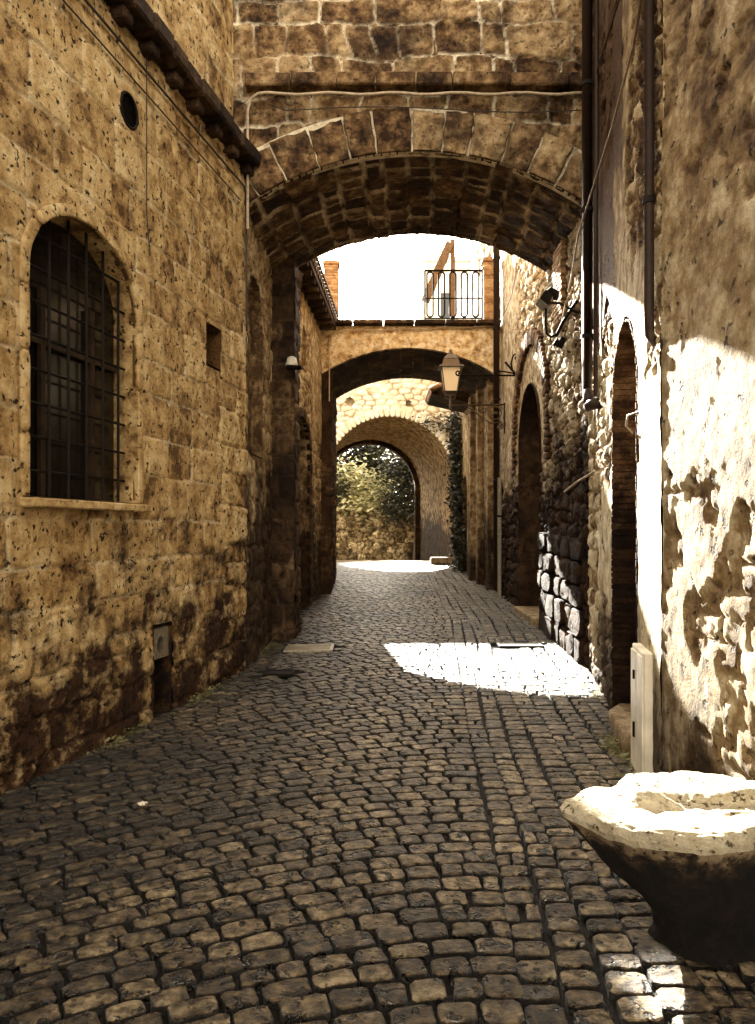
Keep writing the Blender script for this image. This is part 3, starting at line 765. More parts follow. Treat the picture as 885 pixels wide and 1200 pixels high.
    m = MB()
    for i in range(9): m.box(R2.pos(d2.uc - .96 + i * .24, 2.0, -.52), (.05, .235, 4.1), rz=-math.atan(.023), tone=.1 * (i % 3), bev=.006)
    m.build('door', DOORW, t)
    m = MB(); m.box(R2.pos(d2.uc, g(12) + .02, -.16), (.5, 1.88, .16), rz=-math.atan(.023), tone=.6, bev=.02); m.build('threshold', SLAB, t)
    # big base stones standing proud at the foot of the wall
    m = MB(); r = np.random.RandomState(12); z = .0
    for row in range(5):
        uu = u2(8.7) + r.uniform(-.1, .1); hgt = r.uniform(.26, .36)
        while uu < u2(11.15):
            L = r.uniform(.3, .6); L = min(L, u2(11.25) - uu)
            if L > .12:
                zz = z + g(R2.y_at(uu)) * .9 - .02
                stone(m, R2.pos, [(uu + .012, zz + .01), (uu + L - .012, zz + .01), (uu + L - .015, zz + hgt - .012), (uu + .012, zz + hgt - .012)], .05 + r.uniform(-.02, .03), .02, .14, r.uniform(-.1, .6), .006, n=3, jit=.014, r=r)
            uu += L
        z += hgt
    m.build('base_course', RUB, t)
    # brick patch high on the wall
    m = MB(); z = 4.3
    while z < 5.9:
        for k in range(2): m.box(R2.pos(u2(9.75) + k * .27 + (.06 if int(z * 12) % 2 else 0), z, .03), (.06, .25, .05), rz=-math.atan(.023), tone=r.uniform(.2, 1), bev=.006)
        z += .062
    m.build('brick_quoin', BRICK, t)
    return R0, R1, R2, dn, d2, t
R0, R1, R2, DN, D2, TR = right_side()

# ================================================================== BRIDGE 1
def bridge(t, Yf, Yr, cf, cr, Rad, zc, xl, xr, ring, ztop, seed, face_mat, sof_mat, res=.02, seg=.33, facefn=None, soft=None, ringmat=None):
    fp = lambda a, b, h: np.stack([a, Yf - h + 0 * a, b + 0 * a], -1)
    Ro = Rad + ring; zo = zc - Rad
    cut = lambda a, b: ((a - cf) ** 2 + (b - zo) ** 2 < (Ro - .03 if ring else Ro + .05) ** 2)
    zlo = zc - 1.3
    m = MB()
    relief(m, fp, np.arange(xl[0], xr[0] + res, res), np.arange(zlo, ztop + res, res), facefn or f_ashlar(seed, .34, .46, .028, .02, .05, .014, .06, .02, .5), [cut])
    # solid mass above the vault
    m.add([(xl[0], Yf + .03, zc + ring + .02), (xr[0], Yf + .03, zc + ring + .02), (xr[0], Yf + .03, ztop), (xl[0], Yf + .03, ztop),
           (xl[1], Yr, zc + ring + .02), (xr[1], Yr, zc + ring + .02), (xr[1], Yr, ztop), (xl[1], Yr, ztop)], [(0, 1, 2, 3), (4, 5, 6, 7), (0, 1, 5, 4), (3, 2, 6, 7), (0, 3, 7, 4), (1, 2, 6, 5)], .4, 0, False)
    # rear face between the vault and the mass
    th = np.linspace(-1, 1, 40) * math.asin(min(.99, (max(abs(xr[1] - cr), abs(xl[1] - cr)) + .25) / Rad))
    a = np.stack([cr + Rad * np.sin(th), 0 * th + Yr, zo + Rad * np.cos(th)], -1); b = np.stack([cr + Rad * np.sin(th), 0 * th + Yr, 0 * th + zc + ring + .03], -1)
    m.add(np.concatenate([a, b]), [(i, i + 1, 40 + i + 1, 40 + i) for i in range(39)], .4, 0, False)
    m.build('spandrel_wall', face_mat, t)
    # voussoirs
    m = MB(); r = np.random.RandomState(seed)
    tm0 = -math.asin(min(.999, (cf - xl[0] + .05) / Rad)); tm1 = math.asin(min(.999, (xr[0] - cf + .05) / Rad))
    n = int((tm1 - tm0) * Rad / seg); cuts = np.linspace(tm0, tm1, n + 1); cuts[1:-1] += r.uniform(-.15, .15, n - 1) * (cuts[1] - cuts[0])
    for i in range(n):
        a0 = cuts[i] + .009 / Rad; a1 = cuts[i + 1] - .009 / Rad; Rt = Ro + r.uniform(-.03, .05)
        a0 += r.uniform(-.4, 1) * .010 / Rad; a1 -= r.uniform(-.4, 1) * .010 / Rad
        base = [(a0, Rad), (a1, Rad), (a1, Rt + r.uniform(-.02, .02)), (a0, Rt + r.uniform(-.02, .02))]; sub = []
        for (p0, p1) in zip(base, base[1:] + base[:1]):
            for kk in np.linspace(0, 1, 6, endpoint=False): sub.append((p0[0] + (p1[0] - p0[0]) * kk + r.normal(0, .003) / Rad * 2, p0[1] + (p1[1] - p0[1]) * kk + (r.normal(0, .007) if p0[1] > Rad else 0)))
        stone(m, fp, [(cf + q * math.sin(p), zo + q * math.cos(p)) for p, q in sub], .048 + r.uniform(-.012, .016), .014, .09, r.uniform(-.2, 1.2), .004, n=2, jit=.009, r=r, edge=0)
    m.build('arch_ring', ringmat or face_mat, t)
    # pale mortar bed seen between the voussoirs
    m = MB(); th = np.linspace(tm0, tm1, 60)
    a = np.stack([cf + Rad * np.sin(th), 0 * th + Yf - .018, zo + Rad * np.cos(th)], -1); b = np.stack([cf + (Ro + .03) * np.sin(th), 0 * th + Yf - .014, zo + (Ro + .03) * np.cos(th)], -1)
    c = a.copy(); c[:, 1] = Yf + .1
    m.add(np.concatenate([a, b, c]), [(i, i + 1, 60 + i + 1, 60 + i) for i in range(59)] + [(i, i + 1, 120 + i + 1, 120 + i) for i in range(59)], .8, 1, False)
    m.build('mortar', MORTAR, t)
    # soffit
    m = MB()
    def sp(a, b, h):  # a: depth, b: arclength
        k = (a - Yf) / (Yr - Yf); c = cf + (cr - cf) * k; q = b / Rad
        return np.stack([c + (Rad - h) * np.sin(q), a, zo + (Rad - h) * np.cos(q)], -1)
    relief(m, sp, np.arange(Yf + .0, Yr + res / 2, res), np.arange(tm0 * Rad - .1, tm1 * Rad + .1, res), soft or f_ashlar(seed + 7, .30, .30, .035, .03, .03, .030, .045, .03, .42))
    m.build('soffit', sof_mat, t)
MORTAR = stone_mat('lime_mortar', [(.10, .055, .025), (.45, .34, .2), (.80, .70, .50), (.85, .76, .58)], (.8, .7, .5), tone_w=.3, noise=5, bump=.8, pits=.5)
t1 = thing('arch_bridge', 'nearest arch spanning the street, dark stone vault with pale mortared voussoirs', 'arch bridge', (.45, 9.6, 5.2))
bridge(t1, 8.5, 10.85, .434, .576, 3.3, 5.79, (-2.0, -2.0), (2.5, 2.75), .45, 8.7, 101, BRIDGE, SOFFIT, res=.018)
m = MB(); r = np.random.RandomState(2); x = -1.45
while x < 2.3:
    L = min(r.uniform(.35, .7), 2.34 - x); m.box((x + L / 2, 8.43, 6.52 + r.uniform(-.008, .008)), (L - .015, .2, .14), tone=r.uniform(0, .7), bev=.015); x += L
m.build('string_course', BRIDGE, t1)
# ---- bridge 2
t2 = thing('arch_bridge', 'second smaller arch across the street, rendered face and flat terrace on top', 'arch bridge', (.7, 17, 4.7))
bridge(t2, 15.5, 18.6, .62, .70, 3.15, 5.29, (-1.15, -1.3), (2.52, 2.6), .0, 5.72, 131, PLASTER, DARKB, res=.03,
       facefn=f_rubble(90, .4, .3, .02, .02, plaster=lambda a, b: sst(.30, .45, fbm(a * 1.2, b * 1.2, 9))), soft=f_ashlar(55, .25, .3, .02, .03, .02, .012))
for c in list(t2.children):
    if c.name.startswith(('arch_ring', 'mortar')): bpy.data.objects.remove(c)
m = MB(); x = -1.12
while x < 2.45:
    L = min(.62, 2.47 - x); m.box((x + L / 2, 15.46, 5.775), (L - .008, .34, .075), tone=r.uniform(.2, .9), bev=.01); x += L
m.box((.68, 17.1, 5.74), (3.7, 3.0, .05), tone=.4)
m.build('coping', DARKB, t2)
for x in np.arange(-.72, .86, .19):
    m = MB(); m.tube([(x, 15.38, 5.8), (x + r.uniform(-.03, .03), 15.37, 5.8 + r.uniform(.05, .1))], .004, 4); m.build('spike', IRON, t2)
m = MB(); th = np.linspace(-.75, .75, 90); zo2 = 5.29 - 3.15; ok = lambda R, y: np.stack([.62 + R * np.sin(th), 0 * th + y, zo2 + R * np.cos(th)], -1)
jj = 3.24 + .012 * np.sin(th * 31) + .01 * np.sin(th * 77)
m.add(np.concatenate([ok(3.15, 15.6), ok(3.15, 15.475), ok(jj, 15.47), ok(jj, 15.52)]), [(r0 * 90 + i, r0 * 90 + i + 1, (r0 + 1) * 90 + i + 1, (r0 + 1) * 90 + i) for r0 in range(3) for i in range(89) if -1.12 < .62 + 3.15 * math.sin(th[i]) < 2.45], .45, 0, False)
m.build('arch_edge', PLASTER, t2)
# piers of bridge 2
m = MB(); fn = f_ashlar(141, .27, .36, .035, .03, .05, .012, .06)
relief(m, lambda a, b, h: np.stack([a, 15.5 - h + 0 * a, b], -1), np.arange(-1.3, -.93, .025), np.arange(.2, 5.1, .03), fn)
Wp = Wall((-.94, 15.5), (-1.0, 18.6), 'left')
wall_sheet(m, Wp, 0, Wp.L, .2, 5.4, .03, .03, fn, back=.2, thick=1.2)
m.build('pier', DARKB, t2)
# conduit on bridge 2
m = MB(); pts = [P(386, 470, 15.42), P(386, 400, 15.42), P(388, 392, 15.42), P(394, 388, 15.42)] + [P(x, 388 - .03 * (x - 394) + .8 * math.sin(x * .13), 15.42) for x in range(410, 580, 12)]
m.tube(pts, .012, 6); tag(m.build('conduit', CABLEP), 'pale conduit bent along the face of the second arch under its coping', 'conduit')

# brick pillars on the terrace
def pillar(px0, px1, ytop, lab):
    x0 = P(px0, 0, 15.6)[0]; x1 = P(px1, 0, 15.6)[0]; zt = P(0, ytop, 15.6)[2]; w = x1 - x0; cx = (x0 + x1) / 2
    t = thing('brick_pillar', lab, 'pillar', (cx, 15.62, 5.82), 'brick pillars on the terrace')
    m = MB(); z = 5.815; r = np.random.RandomState(int(px0)); k = 0
    while z < zt - .1:
        for (ox, oy, sx, sy) in (((-w / 4, 0, w / 2 - .006, .3), (w / 4, 0, w / 2 - .006, .3)) if k % 2 else ((0, -.075, w - .004, .144), (0, .075, w - .004, .144))):
            m.box((cx + ox + r.uniform(-.003, .003), 15.62 + oy, z + .026), (sx, sy, .05), tone=r.uniform(0, 1), bev=.005)
        z += .058; k += 1
    m.box((cx, 15.62, (5.81 + z) / 2), (w - .02, .27, z - 5.82), tone=.7, mort=1); m.build('shaft', BRICK, t)
    m = MB(); m.box((cx, 15.62, z + .03), (w + .05, .36, .06), tone=.5, bev=.008); m.box((cx, 15.62, z + .075), (w - .02, .3, .03), tone=.3, bev=.008); m.build('cap', BRICK, t)
pillar(380, 397, 307, 'brick pillar at the left end of the terrace above the second arch')
pillar(566, 582, 306, 'brick pillar at the right end of the terrace beside the railing')
# railing
t = thing('railing', 'wrought iron balcony railing with looped bars on the terrace', 'railing', P(531, 377, 15.5))
x0 = P(498, 0, 15.55)[0]; x1 = P(565, 0, 15.55)[0]; zb = 5.90; zt = P(0, 317, 15.55)[2]
m = MB(); m.tube([(x0, 15.55, zt), (x1 + .0, 15.55, zt), (x1 + .06, 15.55, zt + .1)], .022, 6); m.tube([(x0, 15.55, zb + .42 * (zt - zb)), (x1, 15.55, zb + .42 * (zt - zb))], .014, 6); m.tube([(x0, 15.55, zb), (x1, 15.55, zb)], .016, 6)
m.tube([(x0, 15.55, 5.8), (x0, 15.55, zt)], .02, 6); m.tube([(x1, 15.55, 5.8), (x1, 15.55, zt)], .02, 6)
m.build('rails', IRON, t)
nl = 5; sp = (x1 - x0) / nl
for k in range(nl):
    c = x0 + sp * (k + .45); a = sp * .27; pts = []
    lo = zb + .03 + a; hi = zt - .03 - a
    pts = [(c - a, 15.55, lo), (c - a, 15.55, hi)] + [(c - a * math.cos(q), 15.55, hi + a * math.sin(q)) for q in np.linspace(.3, 2.84, 7)] + [(c + a, 15.55, hi), (c + a, 15.55, lo)] + [(c + a * math.cos(q), 15.55, lo - a * math.sin(q)) for q in np.linspace(.3, 3.14, 8)]
    m = MB(); m.tube(pts, .019, 6)
    for q in (-1, 1): m.lathe([(.0, -.018), (.017, 0), (0, .018)], (c + q * a, 15.55, zb + .42 * (zt - zb) + .05), 8)
    m.build('looped_bar', IRON, t)
# slanting timber and post
t = thing('timber_frame', 'slanting timber leaning on an upright post behind the terrace railing', 'timber frame', P(530, 377, 17))
m = MB(); a = np.array(P(499, 352, 17)); b = np.array(P(527, 286, 17)); d = b - a; L = np.hypot(d[0], d[2])
for k in range(7):
    c = a + d * (k + .5) / 7; ang = math.atan2(d[2], d[0])
    V = []
    for (sx, sz) in ((-1, -1), (1, -1), (1, 1), (-1, 1)):
        for sy in (-.35, .35):
            ex = sx * L / 14 * .97; ez = sz * (.085 + .008 * (k % 2)); V.append((c[0] + ex * math.cos(ang) - ez * math.sin(ang), 17 + sy * .4, c[2] + ex * math.sin(ang) + ez * math.cos(ang)))
    m.add(V, [(0, 2, 4, 6), (1, 3, 5, 7), (0, 1, 3, 2), (2, 3, 5, 4), (4, 5, 7, 6), (6, 7, 1, 0)], .3 + .08 * k, 0, False)
m.build('slanting_beam', TIMBER, t)
m = MB(); p = P(530.5, 0, 17); m.box((p[0], 17, (5.77 + 8.05) / 2), (.10, .10, 8.05 - 5.77), bev=.005); m.build('post', TIMBER, t)

# ================================================================== RIGHT FAR BUILDING (behind bridge 2)
def right_far():
    t = thing('rendered_building', 'pale tall house behind the second arch on the right', 'building', (2.9, 19.5, g(19)))
    A = Wall((2.5, 15.5), (2.3, 18.6), 'right'); B = Wall((2.3, 18.6), (2.36, 23.5), 'right')
    m = MB()
    dr = Arch(B.uy(20.3), 1.0, g(20.3), 2.75, .3)
    wall_sheet(m, A, 0, A.L, .1, 8.2, .03, .03, f_rubble(151, .4, .3, .03, .02, plaster=lambda a, b: sst(.34, .5, fbm(a, b, 3)) * sst(1.8, 2.4, b)))
    m.build('wall', PLASTERL, t); m = MB()
    wall_sheet(m, B, 0, B.L, .3, 8.2, .035, .035, f_rubble(152, .4, .3, .03, .02, plaster=lambda a, b: sst(.3, .45, fbm(a, b, 4))), [dr])
    strip(m, B.pos, dr.outline(), .01, -.3, n=3)
    m.build('wall', PLASTERL, t)
    m = MB()
    for yy, w in ((16.3, .22), (17.4, .25), (18.35, .3)):
        q = A.uy(yy); m.box(A.pos(q, 2.5, .05), (.16, w, 4.6), rz=.064, tone=.5, bev=.02)
    m.build('pilasters', PLASTERL, t)
    m = MB(); m.box(B.pos(dr.uc, 1.9, -.3), (.06, 1.1, 3.0), tone=.3); m.build('door', DOORW, t)
    # dark tiled hood over the doorway
    m = MB(); y0, y1 = 18.75, 20.4
    for k in range(8):
        y = y0 + (y1 - y0) * k / 7
        m.tube([(1.28, y, 5.02), (1.75, y, 5.28), (2.32, y, 5.62)], .075, 8, tone=random.random())
    m.build('hood', TILE, t)
    m = MB(); m.add([(1.33, y0, 4.94), (2.32, y0, 4.72), (2.32, y0, 5.5), (1.33, y0, 4.99), (1.33, y1, 4.94), (2.32, y1, 4.72), (2.32, y1, 5.5), (1.33, y1, 4.99)], [(0, 1, 2, 3), (4, 5, 6, 7), (0, 1, 5, 4), (3, 2, 6, 7), (0, 3, 7, 4), (1, 2, 6, 5)], .3, 0, False)
    m.build('hood_bracket', DARKB, t)
    return A, B
RA, RB = right_far()

# ================================================================== GATEHOUSE WITH VAULTED PASSAGE
def gate():
    t = thing('gatehouse', 'bright rubble gatehouse closing the street, with a round vaulted passage', 'building', (.4, 24, g(23.5)))
    Yf, Yr = 23.5, 30.2; cf, cr = .38, -.36; Rr = 1.96; zs = 3.16
    A = Arch(cf, 2 * Rr, .3, zs, Rr); B = Arch(cr, 2 * Rr, .2, zs, Rr)
    fp = lambda a, b, h: np.stack([a, Yf - h + 0 * a, b + 0 * a], -1)
    m = MB(); put1 = Rect(-1.02, -.55, 5.45, 5.75); 
    ph = lambda a, b: ((a + .85) ** 2 + (b - 5.55) ** 2 < .14 ** 2) | ((a - .95) ** 2 + (b - 5.5) ** 2 < .10 ** 2)
    relief(m, fp, np.arange(-2.8, 2.9, .03), np.arange(.3, 6.45, .03), f_rubble(161, .33, .17, .035, .03, jw=.014, warp=.03), [A, ph])
    # two dark putlog holes
    for (hx, hz) in ((-.85, 5.55), (.95, 5.5)): m.box((hx, Yf + .3, hz), (.36, .02, .36), tone=0)
    # roof and flanks
    V = [(-2.8, Yf + .0, 6.42), (2.9, Yf, 6.42), (2.9, Yr, 6.42), (-2.8, Yr, 6.42), (-2.8, Yf, 0), (2.9, Yf, 0), (2.9, Yr, 0), (-2.8, Yr, 0)]
    m.add(V, [(0, 1, 2, 3), (0, 3, 7, 4), (1, 2, 6, 5)], .5, 0, False)
    rp_ = lambda a, b, h: np.stack([a, Yr + h + 0 * a, b + 0 * a], -1)
    relief(m, rp_, np.arange(-2.8, 2.9, .05), np.arange(.1, 6.43, .05), f_rubble(165, .33, .2), [B])
    m.build('wall', PALE, t)
    m = MB(); ringstones(m, fp, Arch(cf, 2 * Rr, 2.4, zs, Rr), -.02, .26, .16, .03, (.2, 1), .014, .1, bev=.015); m.build('arch_ring', PALE, t)
    # passage lining
    m = MB(); ol = np.array(A.outline(0, 40)); d = np.r_[0, np.cumsum(np.hypot(*np.diff(ol, axis=0).T))]
    def tp(a, b, h):
        k = (b - Yf) / (Yr - Yf); x = np.interp(a, d, ol[:, 0]); z = np.interp(a, d, ol[:, 1])
        # inward offset
        cx = np.where(z > zs, x - cf, np.sign(x - cf) * Rr); cz = np.where(z > zs, z - zs, 0)
        L = np.hypot(cx, cz) + 1e-6
        return np.stack([x + (cr - cf) * k - h * cx / L, b, z - h * cz / L], -1)
    def lf(u, v):
        return (fbm(u * 1.5, v * 1.5, 6) - .47) * .09 + (fbm(u * 6, v * 6, 7) - .47) * .03, .5 + 0 * u, 0 * u
    relief(m, tp, np.arange(0, d[-1], .05), np.linspace(Yf - .01, Yr + .01, 110), lf)
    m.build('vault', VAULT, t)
    # inner rib near the back of the passage
    m = MB(); o0 = B.outline(-.14, 30); o1 = B.outline(.05, 30)
    bp = lambda a, b, h: np.stack([a, Yr - .25 - h + 0 * a, b + 0 * a], -1)
    ringband(m, bp, np.array(o0), np.array(o1), .25, .3); strip(m, bp, o0, .25, -.3, n=3, tone=.3)
    m.build('inner_arch', DARKB, t)
    m = MB(); m.box((2.0, 23.2, .70), (.8, .5, .2), tone=.6, bev=.03); tag(m.build('stone_ledge', SLAB), 'low stone ledge at the foot of the gatehouse on the right', 'ledge')
gate()

t = thing('white_house', 'tall whitewashed house showing behind the terrace railing', 'building', (4.5, 33, 0))
m = MB(); hp = lambda a, b, h: np.stack([a, 31 - h + 0 * a, b + 0 * a], -1)
hw = Rect(2.55, 2.95, 10.2, 11.2)
relief(m, hp, np.arange(1.75, 8, .1), np.arange(.2, 12.5, .1), lambda u, v: ((fbm(u * 2, v * 2, 5) - .47) * .05, .8 + 0 * u, 0 * u), [hw])
m.box((4.88, 33.6, 6.3), (6.26, 5.0, 12.38), tone=.8); m.build('wall', PALE, t)
m = MB(); m.box((2.75, 31.06, 10.7), (.42, .02, 1.0)); m.build('window', GLASSD, t)
m = MB(); m.box((4.88, 33.6, 12.6), (6.3, 5.1, .2), tone=.9); m.build('roof', PALE, t)

# left wall between bridge 2 and the gatehouse
t = thing('garden_wall', 'rubble wall on the left just in front of the gatehouse', 'wall', (-1.5, 21, g(21)))
W = Wall((-1.0, 18.6), (-1.62, 23.5), 'left'); m = MB(); wall_sheet(m, W, 0, W.L, .2, 4.4, .05, .05, f_rubble(171)); m.build('stonework', RUB, t)
# ================================================================== BEYOND THE GATE
t = thing('garden_wall', 'mossy rubble wall seen through the gatehouse passage, trees above it', 'wall', (0, 36, g(36)))
m = MB(); W = Wall((-9, 36), (9, 36), 'left'); 
fp = lambda a, b, h: np.stack([a, 36 - h + 0 * a, b + 0 * a + .25 * (fbm(a * .7, 0 * a, 3) - .5) * sst(2.0, 2.8, b)], -1)
relief(m, fp, np.arange(-9, 9, .05), np.arange(.1, 2.85, .05), f_rubble(181, .4, .26, .09, .07))
m.box((0, 36.35, 1.4), (18, .55, 2.75), tone=.4); m.build('stonework', stone_mat('mossy_rubble', [(.02, .013, .006), (.12, .08, .035), (.36, .27, .14), (.72, .62, .42)], (.06, .04, .02), pits=.9, pit_scale=6, bump=.8, stain=(.9, 1.1), grime=.8), t)

def leaves(m, centers, n, rad, size, r, tone=(0, 1)):
    C = centers[r.randint(0, len(centers), n)] + r.normal(0, 1, (n, 3)) * rad
    a = r.uniform(0, 2 * np.pi, n); ph = r.uniform(-1.2, 1.2, n); s = size * r.uniform(.6, 1.3, n)
    t1 = np.stack([np.cos(a), np.sin(a), np.sin(ph) * .6], -1); t2 = np.stack([-np.sin(a) * np.cos(ph), np.cos(a) * np.cos(ph), np.sin(ph) + .3], -1)
    t1 *= s[:, None]; t2 *= s[:, None] * .6
    V = np.stack([C - t1, C - t2 * .9 + t1 * .1, C + t1, C + t2 * .9 + t1 * .1], 1).reshape(-1, 3)
    q = np.arange(n * 4).reshape(n, 4)
    m.add(V, q, np.repeat(r.uniform(tone[0], tone[1], n), 4), 0, False)
def tree(x, y, z0, h, cr, lab, mat, seed, nl=9000, size=.09, spread=1.4, low=.35):
    r = np.random.RandomState(seed)
    t = thing('tree', lab, 'tree', (x, y, z0), 'trees beyond the gatehouse')
    m = MB(); top = np.array([x + r.uniform(-.3, .3), y, z0 + h * .8])
    m.tube([(x, y, z0 - .1), (x + .06, y, z0 + h * .25), (x - .04, y, z0 + h * .5), tuple(top)], [.17, .13, .09, .03], 8)
    cs = []
    for k in range(16):
        a = r.uniform(0, 6.28); b = r.uniform(low, .8); st = np.array([x, y, z0 + h * b]); L = cr * r.uniform(.6, 1.1)
        e = st + np.array([math.cos(a) * L, math.sin(a) * L, r.uniform(.1, .8) * L * .7]); mid = (st + e) / 2 + np.array([0, 0, -.08])
        m.tube([st, mid, e], [.05, .035, .012], 5); cs += [e, mid * .3 + e * .7, e + r.uniform(-.4, .4, 3), e + r.uniform(-.5, .5, 3)]
    m.build('trunk', BARK, t)
    m = MB(); leaves(m, np.array(cs), nl, .27 * spread, size, r); m.build('crown', mat, t)
tree(-1.5, 38.2, .2, 7.4, 2.1, 'dark leafy tree left of centre behind the mossy wall', LEAFD, 1, 15000, .10)
tree(.45, 39.5, .2, 7.3, 2.0, 'dark leafy tree in the middle behind the mossy wall', LEAFD, 2, 15000, .10)
tree(1.75, 34.8, .2, 5.6, 1.2, 'dark drooping tree at the right edge of the passage view', LEAFD, 3, 9000, .08, 1.2, .3)
tree(-.9, 37.0, .2, 4.5, 1.3, 'low sunlit bush tree showing bright leaves above the wall', LEAFS, 4, 7000, .12)
tree(-3.0, 38.6, .2, 7.2, 2.0, 'dark leafy tree at the left edge of the passage view', LEAFD, 7, 15000, .10)
# ivy on the gatehouse and the dark climber beside it
def ivy(pts, n, rad, size, lab, mat, seed, name='climbing_plant'):
    r = np.random.RandomState(seed); t = thing(name, lab, 'climbing plant', pts[0])
    m = MB(); P3 = [np.array(p) for p in pts]; m.tube(P3, .015, 5); m.build('stem', BARK, t)
    c = [];
    for a, b in zip(P3[:-1], P3[1:]): c += [a * (1 - k) + b * k for k in np.linspace(0, 1, 8)]
    m = MB(); leaves(m, np.array(c), n, rad, size, r); m.build('foliage', mat, t)
ivy([P(547, 640, 23.3), P(541, 560, 23.3), P(534, 520, 23.3), P(524, 498, 23.3), P(508, 494, 23.3), P(490, 497, 23.3)], 420, np.array([.13, .05, .16]), .055, 'ragged ivy trailing round the right shoulder of the gatehouse arch', LEAFD, 5)
ivy([(2.2, 20.9, .6), (2.2, 21.2, 2.4), (2.18, 21.4, 3.6), (2.15, 21.4, 4.7)], 3800, np.array([.10, .35, .28]), .06, 'thick dark creeper covering the wall left of the pilasters', LEAFD, 6)

# ================================================================== LAMPS AND IRONWORK
def scroll(c, r0, r1, turns, a0, n=26, sgn=1):
    return [(c[0] + (r0 + (r1 - r0) * k) * math.cos(a0 + sgn * turns * 2 * math.pi * k), c[1], c[2] + (r0 + (r1 - r0) * k) * math.sin(a0 + sgn * turns * 2 * math.pi * k)) for k in np.linspace(0, 1, n)]
YL = 14.9; mpx = YL / F
def pl(px, py): return P(px, py, YL)
t = thing('street_lantern', 'four-sided street lantern with frosted panes on a scrolled wall bracket', 'street lantern', pl(528, 475))
m = MB(); m.tube([pl(530, 475), pl(600, 474)], .017, 8)
m.tube([pl(591.5, 472), pl(591.5, 508)], .018, 6)
m.tube([pl(548, 477), pl(556, 482), pl(565, 490), pl(576, 496), pl(588, 494)], .014, 6)
m.build('bracket', IRONG := plain_mat('grey_iron', (.11, .075, .045), .45, .3), t)
c = pl(580, 484)
m = MB(); m.tube(scroll(c, 7.5 * mpx, 7.5 * mpx, 1, 0), .013, 6); m.build('iron_ring', IRONG, t)
m = MB(); m.lathe([(.0, -.03), (.06, -.02), (.06, .02), (0, .03)], c, 10); m.build('rosette', IRONG, t)
for (q, a, b, tn, a0, sg) in ((pl(566.5, 480), 4, .6, 1.4, 3.14, 1), (pl(547, 483), 3.8, .6, 1.5, 1.5, -1), (pl(586, 500), 3.8, .6, 1.5, 1.5, -1)):
    m = MB(); m.tube(scroll(q, a * mpx, b * mpx, tn, a0, sgn=sg), .015, 6); m.build('scroll', IRONG, t)
c = np.array(pl(528, 475)); 
m = MB(); m.lathe([(.0, -.09), (.028, -.07), (.018, -.04), (.034, 0), (.018, .04), (.02, .16), (.035, .18)], c, 12)
for s_ in (-1, 1): m.tube([c + np.array([0, 0, .10]), c + np.array([s_ * .09, 0, .14]), c + np.array([s_ * .10, 0, .25])], .011, 6)
m.build('stem', IRONG, t)
zb = pl(0, 459)[2]; zt = pl(0, 432)[2]
def frustum(m, c, w0, z0, w1, z1, tone=.5):
    V = [(c[0] + sx * w, c[1] + sy * w, z) for (w, z) in ((w0, z0), (w1, z1)) for (sx, sy) in ((-1, -1), (1, -1), (1, 1), (-1, 1))]
    m.add(V, [(0, 1, 5, 4), (1, 2, 6, 5), (2, 3, 7, 6), (3, 0, 4, 7), (0, 1, 2, 3), (4, 5, 6, 7)], tone, 0, False)
wb = 7.2 * mpx; wt = 11 * mpx
m = MB(); frustum(m, c, wb * .92, zb, wt * .95, zt + .0); m.build('glass', FROST, t)
m = MB()
for (sx, sy) in ((-1, -1), (1, -1), (1, 1), (-1, 1)): m.tube([(c[0] + sx * wb, c[1] + sy * wb, zb), (c[0] + sx * wt, c[1] + sy * wt, zt)], .012, 6)
frustum(m, c, wb * .6, zb - .06, wb * 1.1, zb - .001); m.build('cage', IRONG, t)
m = MB(); frustum(m, c, 14.5 * mpx, zt + .005, 13.6 * mpx, zt + .035); frustum(m, c, 10.5 * mpx, zt + .036, 8.2 * mpx, pl(0, 421.5)[2]); frustum(m, c, 9 * mpx, pl(0, 421.5)[2] + .002, 3.5 * mpx, pl(0, 415.5)[2])
m.lathe([(.035, 0), (.05, .02), (.02, .05), (.035, .07), (.0, .11)], (c[0], c[1], pl(0, 415.5)[2] + .002), 12)
m.build('cap', IRONG, t)
# sign bracket
YS = 13.6; ps = lambda a, b: P(a, b, YS)
t = thing('iron_bracket', 'thin black scrolled iron bracket with no sign, above the street lantern', 'bracket', ps(611, 440))
m = MB(); ms = YS / F
m.tube([ps(540, 440), ps(617, 440)], .017, 6); m.tube([ps(583, 435), ps(592, 435.5), ps(600, 437), ps(606, 440)], .014, 6)
m.build('arm', IRON, t)
for ptl, rd in ((scroll(ps(537, 437), 3.2 * ms, .8 * ms, 1.1, -1.2, sgn=-1), .015), ([ps(606, 440), ps(601, 434), ps(599, 427), ps(600.5, 420)] + scroll(ps(606, 419), 5 * ms, 1.2 * ms, 1.2, 3.0, sgn=-1), .016),
               ([ps(606, 440), ps(598, 431), ps(592, 424)], .020), (scroll(ps(558, 436), 2.4 * ms, .8 * ms, 1., 0), .012)):
    m = MB(); m.tube(ptl, rd, 6); m.build('scroll', IRON, t)
